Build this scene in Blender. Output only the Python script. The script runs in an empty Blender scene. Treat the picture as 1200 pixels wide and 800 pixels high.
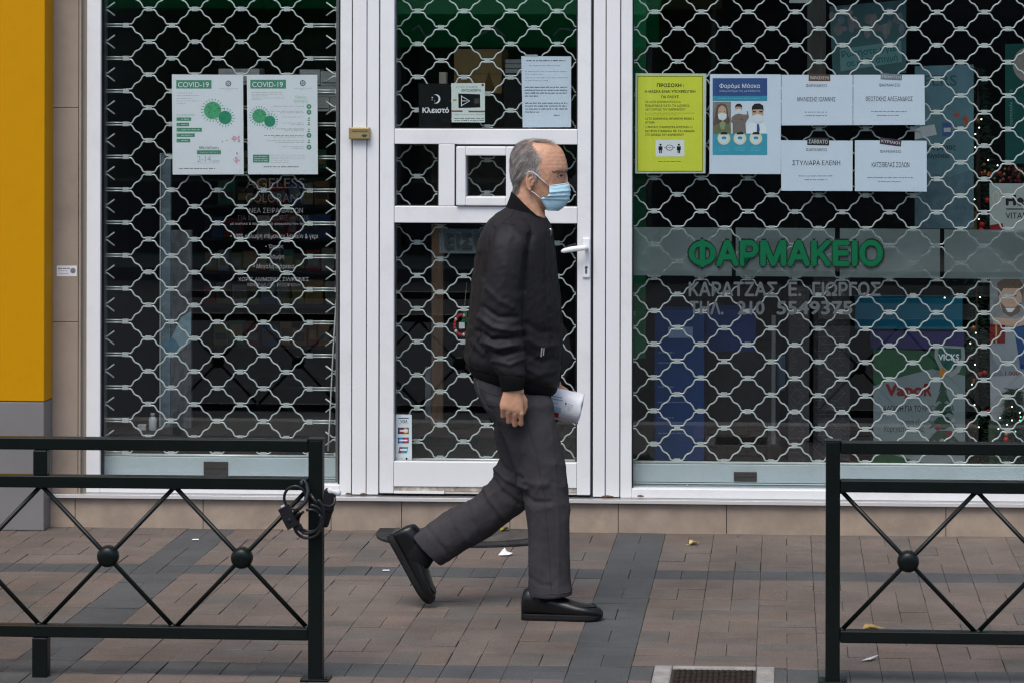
import bpy, bmesh, math, random
import numpy as np
from mathutils import Vector, Matrix, noise
from mathutils.geometry import tessellate_polygon
random.seed(7)
SC = bpy.context.scene
COL = SC.collection
PI = math.pi

# ------------------------------------------------------------------ camera
FPX, PX0, PY0 = 3340.0, 740.0, 85.0            # focal length and principal point for a 1200 x 800 frame
CAMP = Vector((0, -11.9, 1.91))
YAW = math.atan(180 / FPX)
ROT = Matrix.Rotation(YAW, 3, 'Z') @ Matrix.Rotation(PI / 2, 3, 'X') @ Matrix.Rotation(math.radians(.115), 3, 'Z')
cd = bpy.data.cameras.new('camera')
cam = bpy.data.objects.new('camera', cd)
COL.objects.link(cam)
cam.matrix_world = Matrix.Translation(CAMP) @ ROT.to_4x4()
cd.sensor_width = 36
cd.lens = FPX / 1200 * 36
cd.shift_x = (600 - PX0) / 1200
cd.shift_y = (PY0 - 400) / 1200
cd.clip_start = .1
cd.clip_end = 500
cd.dof.use_dof = True
cd.dof.focus_distance = 11.0
cd.dof.aperture_fstop = 10.0
SC.camera = cam

# ------------------------------------------------------------------ light and exposure
w = bpy.data.worlds.new('World')
SC.world = w
w.use_nodes = True
nt = w.node_tree
bg = nt.nodes['Background']
sky = nt.nodes.new('ShaderNodeTexSky')
sky.sky_type = 'NISHITA'
sky.sun_disc = False
SUN_EL, SUN_AZ = math.radians(58), math.radians(195)
sky.sun_elevation = SUN_EL
sky.sun_rotation = SUN_AZ
sky.air_density = 1.0
sky.dust_density = 2.0
sky.ozone_density = 1.0
nt.links.new(sky.outputs[0], bg.inputs[0])
bg.inputs[1].default_value = .12
sl = bpy.data.lights.new('sun', 'SUN')
sl.energy = 1.5
sl.angle = math.radians(32)
sl.color = (1, .955, .89)
so = bpy.data.objects.new('sun', sl)
COL.objects.link(so)
sd = Vector((math.sin(SUN_AZ) * math.cos(SUN_EL), math.cos(SUN_AZ) * math.cos(SUN_EL), math.sin(SUN_EL)))
so.rotation_euler = (-sd).to_track_quat('-Z', 'Y').to_euler()
so.location = (0, -6, 12)
SC.view_settings.view_transform = 'Standard'
SC.view_settings.look = 'None'
SC.view_settings.exposure = .70
SC.view_settings.gamma = 1
SC.cycles.transparent_max_bounces = 32
SC.cycles.max_bounces = 10
SC.cycles.filter_width = 1.2
SC.cycles.use_denoising = True
SC.cycles.denoising_prefilter = 'NONE'
SC.cycles.use_adaptive_sampling = False
SC.cycles.sample_clamp_indirect = 4


# ------------------------------------------------------------------ helpers
def ray(px, py):
    return ROT @ Vector(((px - PX0) / FPX, -(py - PY0) / FPX, -1))


def P(px, py, Y=0.0):                           # point of the upright plane at depth Y
    d = ray(px, py)
    return CAMP + d * ((Y - CAMP.y) / d.y)


def G(px, py, z=0.0):                           # point of the level plane at height z
    d = ray(px, py)
    return CAMP + d * ((z - CAMP.z) / d.z)


def WX(px, Y=0.0, py=330):
    return P(px, py, Y).x


def WZ(py, Y=0.0, px=600):
    return P(px, py, Y).z


MATS = {}


def mat(name, col, rough=.6, var=.0, scale=8.0, bump=0.0, bscale=60.0, metal=0.0, emit=0.0, spec=None, sss=0.0, sheen=0.0, coat=0.0, stretch=(1, 1, 1), dirt=None, dirt_scale=3.0, dirt_amt=.5):
    if name in MATS:
        return MATS[name]
    m = bpy.data.materials.new(name)
    m.use_nodes = True
    t = m.node_tree
    b = t.nodes['Principled BSDF']
    col = tuple(col)[:3]
    if spec is None:
        spec = .5 if max(col) > .08 else .2
    b.inputs['Base Color'].default_value = (*col, 1)
    b.inputs['Roughness'].default_value = rough
    b.inputs['Metallic'].default_value = metal
    b.inputs['Specular IOR Level'].default_value = spec
    if sss:
        b.inputs['Subsurface Weight'].default_value = sss
        b.inputs['Subsurface Radius'].default_value = (.012, .005, .003)
    if sheen:
        b.inputs['Sheen Weight'].default_value = sheen
        b.inputs['Sheen Roughness'].default_value = .4
    if coat:
        b.inputs['Coat Weight'].default_value = coat
    if emit:
        b.inputs['Emission Color'].default_value = (*col, 1)
        b.inputs['Emission Strength'].default_value = emit
    tc = t.nodes.new('ShaderNodeTexCoord')
    mp = t.nodes.new('ShaderNodeMapping')
    mp.inputs['Scale'].default_value = stretch
    t.links.new(tc.outputs['Object'], mp.inputs[0])
    if var or dirt:
        n = t.nodes.new('ShaderNodeTexNoise')
        n.inputs['Scale'].default_value = scale
        n.inputs['Detail'].default_value = 6
        n.inputs['Roughness'].default_value = .65
        t.links.new(mp.outputs[0], n.inputs['Vector'])
        mr = t.nodes.new('ShaderNodeMapRange')
        mr.inputs[1].default_value = .25
        mr.inputs[2].default_value = .75
        mr.inputs[3].default_value = 1 - var
        mr.inputs[4].default_value = 1 + var
        t.links.new(n.outputs[0], mr.inputs[0])
        mx = t.nodes.new('ShaderNodeMix')
        mx.data_type = 'RGBA'
        mx.blend_type = 'MULTIPLY'
        mx.inputs[0].default_value = 1
        mx.inputs[6].default_value = (*col, 1)
        t.links.new(mr.outputs[0], mx.inputs[7])
        out = mx.outputs[2]
        if dirt:
            n2 = t.nodes.new('ShaderNodeTexNoise')
            n2.inputs['Scale'].default_value = dirt_scale
            n2.inputs['Detail'].default_value = 9
            n2.inputs['Roughness'].default_value = .75
            t.links.new(mp.outputs[0], n2.inputs['Vector'])
            m2 = t.nodes.new('ShaderNodeMapRange')
            m2.inputs[1].default_value = .5
            m2.inputs[2].default_value = .75
            m2.inputs[4].default_value = dirt_amt
            t.links.new(n2.outputs[0], m2.inputs[0])
            mx2 = t.nodes.new('ShaderNodeMix')
            mx2.data_type = 'RGBA'
            mx2.inputs[7].default_value = (*dirt, 1)
            t.links.new(m2.outputs[0], mx2.inputs[0])
            t.links.new(out, mx2.inputs[6])
            out = mx2.outputs[2]
        t.links.new(out, b.inputs['Base Color'])
    if bump:
        n3 = t.nodes.new('ShaderNodeTexNoise')
        n3.inputs['Scale'].default_value = bscale
        n3.inputs['Detail'].default_value = 4
        t.links.new(mp.outputs[0], n3.inputs['Vector'])
        bp = t.nodes.new('ShaderNodeBump')
        bp.inputs['Strength'].default_value = bump
        bp.inputs['Distance'].default_value = .004
        t.links.new(n3.outputs[0], bp.inputs['Height'])
        t.links.new(bp.outputs[0], b.inputs['Normal'])
    MATS[name] = m
    return m


def glass_mat(name, tint, ior=1.5, rough=.0, smear=.0):
    if name in MATS:
        return MATS[name]
    m = bpy.data.materials.new(name)
    m.use_nodes = True
    t = m.node_tree
    t.nodes.remove(t.nodes['Principled BSDF'])
    o = t.nodes['Material Output']
    tr = t.nodes.new('ShaderNodeBsdfTransparent')
    tr.inputs[0].default_value = (*tint, 1)
    gl = t.nodes.new('ShaderNodeBsdfGlossy')
    gl.inputs['Roughness'].default_value = rough
    fr = t.nodes.new('ShaderNodeFresnel')
    fr.inputs[0].default_value = ior
    mx = t.nodes.new('ShaderNodeMixShader')
    ge = t.nodes.new('ShaderNodeNewGeometry')       # the same pane seen from its back reflects the same
    io = t.nodes.new('ShaderNodeMix')
    io.inputs[2].default_value = ior
    io.inputs[3].default_value = 1 / ior
    t.links.new(ge.outputs['Backfacing'], io.inputs[0])
    t.links.new(io.outputs[0], fr.inputs[0])
    t.links.new(fr.outputs[0], mx.inputs[0])
    t.links.new(tr.outputs[0], mx.inputs[1])
    t.links.new(gl.outputs[0], mx.inputs[2])
    last = mx
    if smear:
        df = t.nodes.new('ShaderNodeBsdfDiffuse')
        df.inputs[0].default_value = (.6, .62, .62, 1)
        tc = t.nodes.new('ShaderNodeTexCoord')
        mp = t.nodes.new('ShaderNodeMapping')
        mp.inputs['Scale'].default_value = (3, 1, .7)
        n = t.nodes.new('ShaderNodeTexNoise')
        n.inputs['Scale'].default_value = 2.2
        n.inputs['Detail'].default_value = 8
        n.inputs['Roughness'].default_value = .7
        mr = t.nodes.new('ShaderNodeMapRange')
        mr.inputs[1].default_value = .42
        mr.inputs[2].default_value = .85
        mr.inputs[4].default_value = smear
        t.links.new(tc.outputs['Object'], mp.inputs[0])
        t.links.new(mp.outputs[0], n.inputs['Vector'])
        t.links.new(n.outputs[0], mr.inputs[0])
        m2 = t.nodes.new('ShaderNodeMixShader')
        t.links.new(mr.outputs[0], m2.inputs[0])
        t.links.new(mx.outputs[0], m2.inputs[1])
        t.links.new(df.outputs[0], m2.inputs[2])
        last = m2
    t.links.new(last.outputs[0], o.inputs[0])
    MATS[name] = m
    return m


def film_mat(name, col, opacity, blur):
    """translucent plastic film: some diffuse, the rest passes through (blurred if blur)"""
    if name in MATS:
        return MATS[name]
    m = bpy.data.materials.new(name)
    m.use_nodes = True
    t = m.node_tree
    t.nodes.remove(t.nodes['Principled BSDF'])
    o = t.nodes['Material Output']
    if blur:
        tr = t.nodes.new('ShaderNodeBsdfRefraction')
        tr.inputs['Color'].default_value = (.9, .95, .95, 1)
        tr.inputs['IOR'].default_value = 1.02
        tr.inputs['Roughness'].default_value = blur
    else:
        tr = t.nodes.new('ShaderNodeBsdfTransparent')
    df = t.nodes.new('ShaderNodeBsdfDiffuse')
    df.inputs[0].default_value = (*col, 1)
    mx = t.nodes.new('ShaderNodeMixShader')
    tc = t.nodes.new('ShaderNodeTexCoord')
    n = t.nodes.new('ShaderNodeTexNoise')
    n.inputs['Scale'].default_value = 5
    n.inputs['Detail'].default_value = 7
    t.links.new(tc.outputs['Object'], n.inputs['Vector'])
    mr = t.nodes.new('ShaderNodeMapRange')
    mr.inputs[1].default_value = .3
    mr.inputs[2].default_value = .7
    mr.inputs[3].default_value = opacity * .8
    mr.inputs[4].default_value = opacity * 1.2
    t.links.new(n.outputs[0], mr.inputs[0])
    t.links.new(mr.outputs[0], mx.inputs[0])
    t.links.new(tr.outputs[0], mx.inputs[1])
    t.links.new(df.outputs[0], mx.inputs[2])
    t.links.new(mx.outputs[0], o.inputs[0])
    MATS[name] = m
    return m


def translucent(m, k):
    """thin cloth that lets light through"""
    t = m.node_tree
    b = t.nodes['Principled BSDF']
    tr = t.nodes.new('ShaderNodeBsdfTranslucent')
    tr.inputs[0].default_value = b.inputs['Base Color'].default_value
    mx = t.nodes.new('ShaderNodeMixShader')
    mx.inputs[0].default_value = k
    t.links.new(b.outputs[0], mx.inputs[1])
    t.links.new(tr.outputs[0], mx.inputs[2])
    t.links.new(mx.outputs[0], t.nodes['Material Output'].inputs[0])
    return m


def thing(name, label, cat, loc=(0, 0, 0), group=None):
    o = bpy.data.objects.new(name, None)
    o.empty_display_size = .1
    COL.objects.link(o)
    o.location = loc
    o['label'] = label
    o['category'] = cat
    if group:
        o['group'] = group
    return o


def tag(o, label, cat, group=None):
    o['label'] = label
    o['category'] = cat
    o['kind'] = 'thing'
    if group:
        o['group'] = group
    return o


def root_loc(o):
    l = Vector((0, 0, 0))
    while o is not None:
        l = l + o.location
        o = o.parent
    return l


class MB:
    """collects geometry in world coordinates; build() links it as one mesh object"""

    def __init__(s):
        s.v, s.f, s.m, s.mats, s.sm = [], [], [], [], []

    def mi(s, m):
        if m not in s.mats:
            s.mats.append(m)
        return s.mats.index(m)

    def add(s, vs, fs, m, smooth=False):
        b = len(s.v)
        s.v += [tuple(v) for v in vs]
        k = s.mi(m)
        for f in fs:
            s.f.append([i + b for i in f])
            s.m.append(k)
            s.sm.append(smooth)
        return s

    def box(s, x0, x1, y0, y1, z0, z1, m):
        x0, x1 = min(x0, x1), max(x0, x1)
        y0, y1 = min(y0, y1), max(y0, y1)
        z0, z1 = min(z0, z1), max(z0, z1)
        vs = [(x, y, z) for x in (x0, x1) for y in (y0, y1) for z in (z0, z1)]
        fs = [(0, 1, 3, 2), (4, 6, 7, 5), (0, 4, 5, 1), (2, 3, 7, 6), (0, 2, 6, 4), (1, 5, 7, 3)]
        return s.add(vs, fs, m)

    def obox(s, c, ax, ay, az, m):              # box from a centre and three half-axis vectors
        c, ax, ay, az = Vector(c), Vector(ax), Vector(ay), Vector(az)
        vs = [c + ax * i + ay * j + az * k for i in (-1, 1) for j in (-1, 1) for k in (-1, 1)]
        fs = [(0, 1, 3, 2), (4, 6, 7, 5), (0, 4, 5, 1), (2, 3, 7, 6), (0, 2, 6, 4), (1, 5, 7, 3)]
        return s.add(vs, fs, m)

    def tube(s, pts, r, m, n=8, cap=True, flat=1.0, closed=False):
        pts = [Vector(p) for p in pts]
        rs = r if isinstance(r, (list, tuple)) else [r] * len(pts)
        vs, fs = [], []
        up = None
        for i, p in enumerate(pts):
            if closed:
                d = (pts[(i + 1) % len(pts)] - pts[i - 1])
            else:
                d = (pts[min(i + 1, len(pts) - 1)] - pts[max(i - 1, 0)])
            d = d.normalized() if d.length > 1e-9 else Vector((0, 0, 1))
            if up is None:
                up = Vector((0, 1, 0)) if abs(d.y) < .9 else Vector((1, 0, 0))
            a = (up - d * up.dot(d)).normalized()
            up = a
            b = d.cross(a)
            for k in range(n):
                t = 2 * PI * k / n
                vs.append(p + a * (math.cos(t) * rs[i] * flat) + b * (math.sin(t) * rs[i]))
        L = len(pts)
        for i in range(L if closed else L - 1):
            j = (i + 1) % L
            for k in range(n):
                k2 = (k + 1) % n
                fs.append((i * n + k, i * n + k2, j * n + k2, j * n + k))
        if cap and not closed:
            fs.append(tuple(range(n - 1, -1, -1)))
            fs.append(tuple(range((L - 1) * n, L * n)))
        return s.add(vs, fs, m, True)

    def sphere(s, c, rx, ry, rz, m, nu=16, nv=10, rot=None):
        c = Vector(c)
        vs, fs = [], []
        for i in range(nv + 1):
            ph = PI * i / nv
            for k in range(nu):
                t = 2 * PI * k / nu
                v = Vector((rx * math.sin(ph) * math.cos(t), ry * math.sin(ph) * math.sin(t), rz * math.cos(ph)))
                vs.append(c + (rot @ v if rot else v))
        for i in range(nv):
            for k in range(nu):
                k2 = (k + 1) % nu
                fs.append((i * nu + k, (i + 1) * nu + k, (i + 1) * nu + k2, i * nu + k2))
        return s.add(vs, fs, m, True)

    def rings(s, rings, m, smooth=True, cap=True):
        n = len(rings[0])
        vs = [v for r in rings for v in r]
        fs = []
        for i in range(len(rings) - 1):
            for k in range(n):
                k2 = (k + 1) % n
                fs.append((i * n + k, i * n + k2, (i + 1) * n + k2, (i + 1) * n + k))
        if cap:
            fs.append(tuple(range(n - 1, -1, -1)))
            fs.append(tuple(range((len(rings) - 1) * n, len(rings) * n)))
        return s.add(vs, fs, m, smooth)

    # flat art drawn in photo coordinates on the upright plane Y
    def poly(s, pts, Y, m):
        vs = [P(x, y, Y) for x, y in pts]
        nrm = Vector((0, 0, 0))
        for i in range(len(vs)):
            nrm += vs[i].cross(vs[(i + 1) % len(vs)])
        idx = list(range(len(vs)))
        if nrm.y > 0:
            idx.reverse()
        return s.add(vs, [idx], m)

    def rect(s, x0, y0, x1, y1, Y, m):
        return s.poly([(x0, y0), (x1, y0), (x1, y1), (x0, y1)], Y, m)

    def disc(s, cx, cy, r, Y, m, n=24, ry=None):
        ry = ry or r
        return s.poly([(cx + r * math.cos(2 * PI * k / n), cy + ry * math.sin(2 * PI * k / n)) for k in range(n)], Y, m)

    def text(s, body, x0, y0, x1, y1, Y, m, bold=0.0, rot=0.0, keep=False, shear=0.0):
        vs, fs = text_geo(body, bold)
        xs = [v[0] for v in vs]
        ys = [v[1] for v in vs]
        a0, a1, b0, b1 = min(xs), max(xs), min(ys), max(ys)
        sx = (x1 - x0) / max(a1 - a0, 1e-6)
        sy = (y1 - y0) / max(b1 - b0, 1e-6)
        if keep:
            sx = sy = min(sx, sy)
        out = []
        cx, cy = (x0 + x1) / 2, (y0 + y1) / 2
        for v in vs:
            x = x0 + (v[0] - a0) * sx + shear * (v[1] - b0) * sy
            y = y1 - (v[1] - b0) * sy
            if rot:
                dx, dy = x - cx, y - cy
                x = cx + dx * math.cos(rot) - dy * math.sin(rot)
                y = cy + dx * math.sin(rot) + dy * math.cos(rot)
            out.append(P(x, y, Y - .000012 * v[2]))
        return s.add(out, fs, m)

    def words(s, x0, x1, y, h, Y, m, seed=None, align=0):   # a line of print too small to read
        r = random.Random(seed if seed is not None else int(x0 * 31 + y * 17))
        x = x0
        while x < x1 - .5:
            wd = min(r.uniform(1.6, 6.5), x1 - x)
            u = x
            while u < x + wd - .3:                # letter-sized marks
                lw = r.uniform(.34, .62)
                t_ = 0 if r.random() < .3 else h * .22
                s.rect(u, y + t_, min(u + lw, x + wd), y + h, Y, m)
                u += lw + .24
            x += wd + r.uniform(.7, 1.1)
        return s

    def build(s, name, parent=None, bevel=0.0, kind=None, merge=False, subsurf=0):
        L = root_loc(parent) if parent else Vector((0, 0, 0))
        me = bpy.data.meshes.new(name)
        me.from_pydata([(v[0] - L.x, v[1] - L.y, v[2] - L.z) for v in s.v], [], s.f)
        for m in s.mats:
            me.materials.append(m)
        me.polygons.foreach_set('material_index', s.m)
        me.polygons.foreach_set('use_smooth', s.sm)
        me.update()
        o = bpy.data.objects.new(name, me)
        COL.objects.link(o)
        if parent:
            o.parent = parent
        if kind:
            o['kind'] = kind
        if bevel:
            b = o.modifiers.new('bevel', 'BEVEL')
            b.width = bevel
            b.segments = 2
            b.limit_method = 'ANGLE'
        if subsurf:
            u = o.modifiers.new('sub', 'SUBSURF')
            u.levels = u.render_levels = subsurf
        return o


_tx = {}


def _inside(p, poly):
    r = False
    j = len(poly) - 1
    for i in range(len(poly)):
        xi, yi = poly[i]
        xj, yj = poly[j]
        if (yi > p[1]) != (yj > p[1]) and p[0] < (xj - xi) * (p[1] - yi) / (yj - yi) + xi:
            r = not r
        j = i
    return r


def text_geo(body, bold=0.0):
    """letter shapes as filled polygons: (x, y, layer) vertices and faces; bold thickens the strokes"""
    k = (body, bold)
    if k in _tx:
        return _tx[k]
    if (body, 0.0) not in _tx:
        c = bpy.data.curves.new('lettering', 'FONT')
        c.body = body
        o = bpy.data.objects.new('lettering', c)
        COL.objects.link(o)
        bpy.context.view_layer.update()
        dg = bpy.context.evaluated_depsgraph_get()
        oe = o.evaluated_get(dg)
        cu = oe.to_curve(dg)
        cons = []
        for sp in cu.splines:
            bp = sp.bezier_points
            n = len(bp)
            pts = []
            for i in range(n):
                p0, p3 = bp[i], bp[(i + 1) % n]
                a0, h0, h1, a1 = p0.co.xy, p0.handle_right.xy, p3.handle_left.xy, p3.co.xy
                d = (a1 - a0)
                straight = d.length < 1e-6 or (abs(d.cross(h0 - a0)) < 1e-4 and abs(d.cross(h1 - a0)) < 1e-4)
                pts.append(tuple(a0))
                if not straight:
                    for t_ in (.25, .5, .75):
                        u = 1 - t_
                        pts.append(tuple(a0 * u ** 3 + h0 * 3 * u * u * t_ + h1 * 3 * u * t_ * t_ + a1 * t_ ** 3))
            q_ = [pts[i] for i in range(len(pts)) if (Vector(pts[i]) - Vector(pts[i - 1])).length > 1e-6]
            if len(q_) > 2:
                ar = sum(q_[i - 1][0] * q_[i][1] - q_[i][0] * q_[i - 1][1] for i in range(len(q_))) / 2
                cons.append((ar, q_))
        oe.to_curve_clear()
        bpy.data.objects.remove(o)
        bpy.data.curves.remove(c)
        outs, holes = [], []
        for i, (ar, q_) in enumerate(cons):
            nest = 0
            for k_, (a2, q2) in enumerate(cons):
                if k_ != i and abs(a2) > abs(ar) and sum(_inside(p, q2) for p in q_) > .9 * len(q_):
                    nest += 1 if ar * a2 < 0 else -1
            inside = nest > 0
            (holes if inside else outs).append((ar, q_))
        vs, fs = [], []
        for gi, (ar, o_) in enumerate(outs):
            loops = [o_]
            for ha, h_ in holes:
                if ha * ar < 0 and abs(ha) < abs(ar) and sum(_inside(p, o_) for p in h_) > .9 * len(h_):
                    loops.append(h_)
            tri = tessellate_polygon([[Vector((x, y, 0)) for x, y in l] for l in loops])
            base = len(vs)
            for l in loops:
                vs += [(x, y, gi % 2) for x, y in l]
            for t_ in tri:
                p = [vs[base + i] for i in t_]
                cr = (p[1][0] - p[0][0]) * (p[2][1] - p[0][1]) - (p[1][1] - p[0][1]) * (p[2][0] - p[0][0])
                f_ = [base + i for i in t_]
                fs.append(tuple(f_ if cr > 0 else f_[::-1]))
        _tx[(body, 0.0)] = (vs, fs)
    if bold:
        v0, f0 = _tx[(body, 0.0)]
        vs, fs = [], []
        for i, (dx, dy) in enumerate(((0, 0), (1, 0), (-1, 0), (0, 1), (0, -1))):
            base = len(vs)
            vs += [(x + dx * bold, y + dy * bold, l + 2 * i) for x, y, l in v0]
            fs += [tuple(j + base for j in f_) for f_ in f0]
        _tx[k] = (vs, fs)
    return _tx[k]


def fused(mb, voxel, smooth=4, fac=.5):
    """one continuous surface grown from overlapping closed shapes; returns (verts, faces)"""
    me = bpy.data.meshes.new('tmp')
    me.from_pydata(mb.v, [], mb.f)
    o = bpy.data.objects.new('tmp', me)
    COL.objects.link(o)
    r = o.modifiers.new('r', 'REMESH')
    r.mode = 'VOXEL'
    r.voxel_size = voxel
    if smooth:
        q = o.modifiers.new('s', 'SMOOTH')
        q.factor = fac
        q.iterations = smooth
    bpy.context.view_layer.update()
    e = bpy.data.meshes.new_from_object(o.evaluated_get(bpy.context.evaluated_depsgraph_get()))
    n = len(e.vertices)
    co = np.empty(n * 3)
    e.vertices.foreach_get('co', co)
    no = np.empty(n * 3)
    e.vertices.foreach_get('normal', no)
    fs = [tuple(p.vertices) for p in e.polygons]
    bpy.data.objects.remove(o)
    bpy.data.meshes.remove(me)
    bpy.data.meshes.remove(e)
    return co.reshape(-1, 3), no.reshape(-1, 3), fs


# ------------------------------------------------------------------ materials
WHITE = mat('white_painted_aluminium', (.72, .72, .718), .38, .05, 3, .02, 30, dirt=(.45, .43, .40), dirt_scale=5, dirt_amt=.28)
WHITE2 = mat('white_aluminium_post', (.72, .72, .72), .42, .04, 2, .02, 30, dirt=(.5, .46, .42), dirt_scale=4, dirt_amt=.2)
GROOVE = mat('dark_joint', (.05, .05, .055), .7)
GASKET = mat('black_rubber_gasket', (.012, .012, .013), .6)
GLASS = glass_mat('window_glass', (.97, .99, .98), 1.68, 0, 0)
PAPER = mat('white_paper', (.70, .72, .76), .55, .03, 5, .5, 6)
PAPERB = mat('bluish_white_paper', (.60, .67, .77), .5, .03, 5, .5, 6)
INK = mat('black_ink', (.009, .009, .012), .6)
GREYINK = mat('grey_ink', (.30, .31, .33), .6)
GREEN = mat('green_ink', (.06, .28, .16), .6)
GREEN2 = mat('dark_green_ink', (.02, .20, .13), .6)
BLACKM = mat('black_gloss_paint', (.0028, .0052, .0046), .36, .15, 20, .08, 90, spec=.26, dirt=(.014, .014, .012), dirt_scale=14, dirt_amt=.2)

# ------------------------------------------------------------------ ground
def brick_mat():
    m = bpy.data.materials.new('paving_brick')
    m.use_nodes = True
    t = m.node_tree
    b = t.nodes['Principled BSDF']
    at = t.nodes.new('ShaderNodeAttribute')
    at.attribute_name = 'tint'
    tc = t.nodes.new('ShaderNodeTexCoord')
    n1 = t.nodes.new('ShaderNodeTexNoise')
    n1.inputs['Scale'].default_value = 1.7
    n1.inputs['Detail'].default_value = 8
    n1.inputs['Roughness'].default_value = .7
    n2 = t.nodes.new('ShaderNodeTexNoise')
    n2.inputs['Scale'].default_value = 160
    n2.inputs['Detail'].default_value = 3
    t.links.new(tc.outputs['Object'], n1.inputs['Vector'])
    t.links.new(tc.outputs['Object'], n2.inputs['Vector'])
    r1 = t.nodes.new('ShaderNodeMapRange')
    r1.inputs[1].default_value, r1.inputs[2].default_value = .3, .7
    r1.inputs[3].default_value, r1.inputs[4].default_value = .66, 1.32
    r2 = t.nodes.new('ShaderNodeMapRange')
    r2.inputs[1].default_value, r2.inputs[2].default_value = .3, .7
    r2.inputs[3].default_value, r2.inputs[4].default_value = .72, 1.28
    t.links.new(n1.outputs[0], r1.inputs[0])
    t.links.new(n2.outputs[0], r2.inputs[0])
    mu = t.nodes.new('ShaderNodeMath')
    mu.operation = 'MULTIPLY'
    t.links.new(r1.outputs[0], mu.inputs[0])
    t.links.new(r2.outputs[0], mu.inputs[1])
    mx = t.nodes.new('ShaderNodeMix')
    mx.data_type = 'RGBA'
    mx.blend_type = 'MULTIPLY'
    mx.inputs[0].default_value = 1
    t.links.new(at.outputs['Color'], mx.inputs[6])
    t.links.new(mu.outputs[0], mx.inputs[7])
    # scuffs and dark spots (chewing gum, drips)
    v = t.nodes.new('ShaderNodeTexVoronoi')
    v.inputs['Scale'].default_value = 4.6
    t.links.new(tc.outputs['Object'], v.inputs['Vector'])
    r3 = t.nodes.new('ShaderNodeMapRange')
    r3.inputs[1].default_value, r3.inputs[2].default_value = .03, .055
    r3.inputs[3].default_value, r3.inputs[4].default_value = .45, 0
    t.links.new(v.outputs['Distance'], r3.inputs[0])
    m2 = t.nodes.new('ShaderNodeMix')
    m2.data_type = 'RGBA'
    m2.inputs[7].default_value = (.05, .047, .045, 1)
    t.links.new(r3.outputs[0], m2.inputs[0])
    t.links.new(mx.outputs[2], m2.inputs[6])
    t.links.new(m2.outputs[2], b.inputs['Base Color'])
    b.inputs['Roughness'].default_value = .72
    b.inputs['Specular IOR Level'].default_value = .35
    bp = t.nodes.new('ShaderNodeBump')
    bp.inputs['Strength'].default_value = .35
    bp.inputs['Distance'].default_value = .003
    t.links.new(n2.outputs[0], bp.inputs['Height'])
    t.links.new(bp.outputs[0], b.inputs['Normal'])
    return m


def pavement(name, X0, X1, Y0, Y1, mm, hole=None):
    rr = random.Random(3)
    vs, fs, tint = [], [], []
    C = .2
    ox, oy = -.49, -.95
    i0, i1 = math.floor((X0 - ox) / C), math.ceil((X1 - ox) / C)
    j0, j1 = math.floor((Y0 - oy) / C), math.ceil((Y1 - oy) / C)
    for i in range(i0, i1):
        for j in range(j0, j1):
            xs, ys = ox + i * C, oy + j * C
            grey = (i + 1) % 9 == 0 or (j + 1) % 9 == 0
            if grey:
                split = 0 if (i + 1) % 9 == 0 else 1
                if (i + 1) % 9 == 0:
                    split = 1 if (j % 2) else 0
            else:
                split = (i + j) % 2
            if rr.random() < .08:
                split = 1 - split
            for k in (0, 1):
                if split:
                    a0, a1, b0, b1 = xs + k * C / 2, xs + (k + 1) * C / 2, ys, ys + C
                else:
                    a0, a1, b0, b1 = xs, xs + C, ys + k * C / 2, ys + (k + 1) * C / 2
                a0, a1, b0, b1 = max(a0, X0), min(a1, X1), max(b0, Y0), min(b1, Y1)
                if a1 - a0 < .01 or b1 - b0 < .01:
                    continue
                if hole and a1 > hole[0] and a0 < hole[1] and b1 > hole[2] and b0 < hole[3]:
                    # cut back to the hole's edge
                    if b0 < hole[3] < b1 and hole[3] > b0:
                        b0 = hole[3]
                    elif a0 < hole[0] < a1:
                        a1 = hole[0]
                    elif a0 < hole[1] < a1:
                        a0 = hole[1]
                    else:
                        continue
                    if a1 - a0 < .01 or b1 - b0 < .01:
                        continue
                g = rr.choice([.0004, .0005, .0007, .0012]) * (1 if rr.random() < .88 else 2.2)
                z = rr.gauss(0, .0009)
                tx, ty = rr.gauss(0, .006), rr.gauss(0, .006)
                ch = .0012
                base = len(vs)
                cx, cy = (a0 + a1) / 2, (b0 + b1) / 2
                for (gg, zz) in ((g, -.012), (g, -ch), (g + ch, 0)):
                    for (x, y) in ((a0 + gg, b0 + gg), (a1 - gg, b0 + gg), (a1 - gg, b1 - gg), (a0 + gg, b1 - gg)):
                        vs.append((x, y, z + zz + tx * (x - cx) + ty * (y - cy)))
                for lv in (0, 1):
                    for q in range(4):
                        q2 = (q + 1) % 4
                        fs.append((base + lv * 4 + q, base + lv * 4 + q2, base + lv * 4 + 4 + q2, base + lv * 4 + 4 + q))
                fs.append((base + 8, base + 9, base + 10, base + 11))
                f = rr.uniform(.93, 1.07)
                if grey:
                    c = (.066 * f, .068 * f, .069 * f)
                else:
                    q = rr.random()
                    w1 = rr.uniform(-.006, .006)
                    c = ((.124 + w1) * f, .099 * f, (.084 - w1 * .5) * f)
                    if q < .12:
                        c = (.105 * f, .094 * f, .083 * f)
                    elif q > .93:
                        c = (.134 * f, .10 * f, .082 * f)
                tint += [(*c, 1)] * 12
    me = bpy.data.meshes.new(name)
    me.from_pydata(vs, [], fs)
    at = me.attributes.new('tint', 'FLOAT_COLOR', 'POINT')
    at.data.foreach_set('color', np.array(tint).ravel())
    me.materials.append(mm)
    o = bpy.data.objects.new(name, me)
    COL.objects.link(o)
    o['kind'] = 'structure'
    return o


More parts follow.
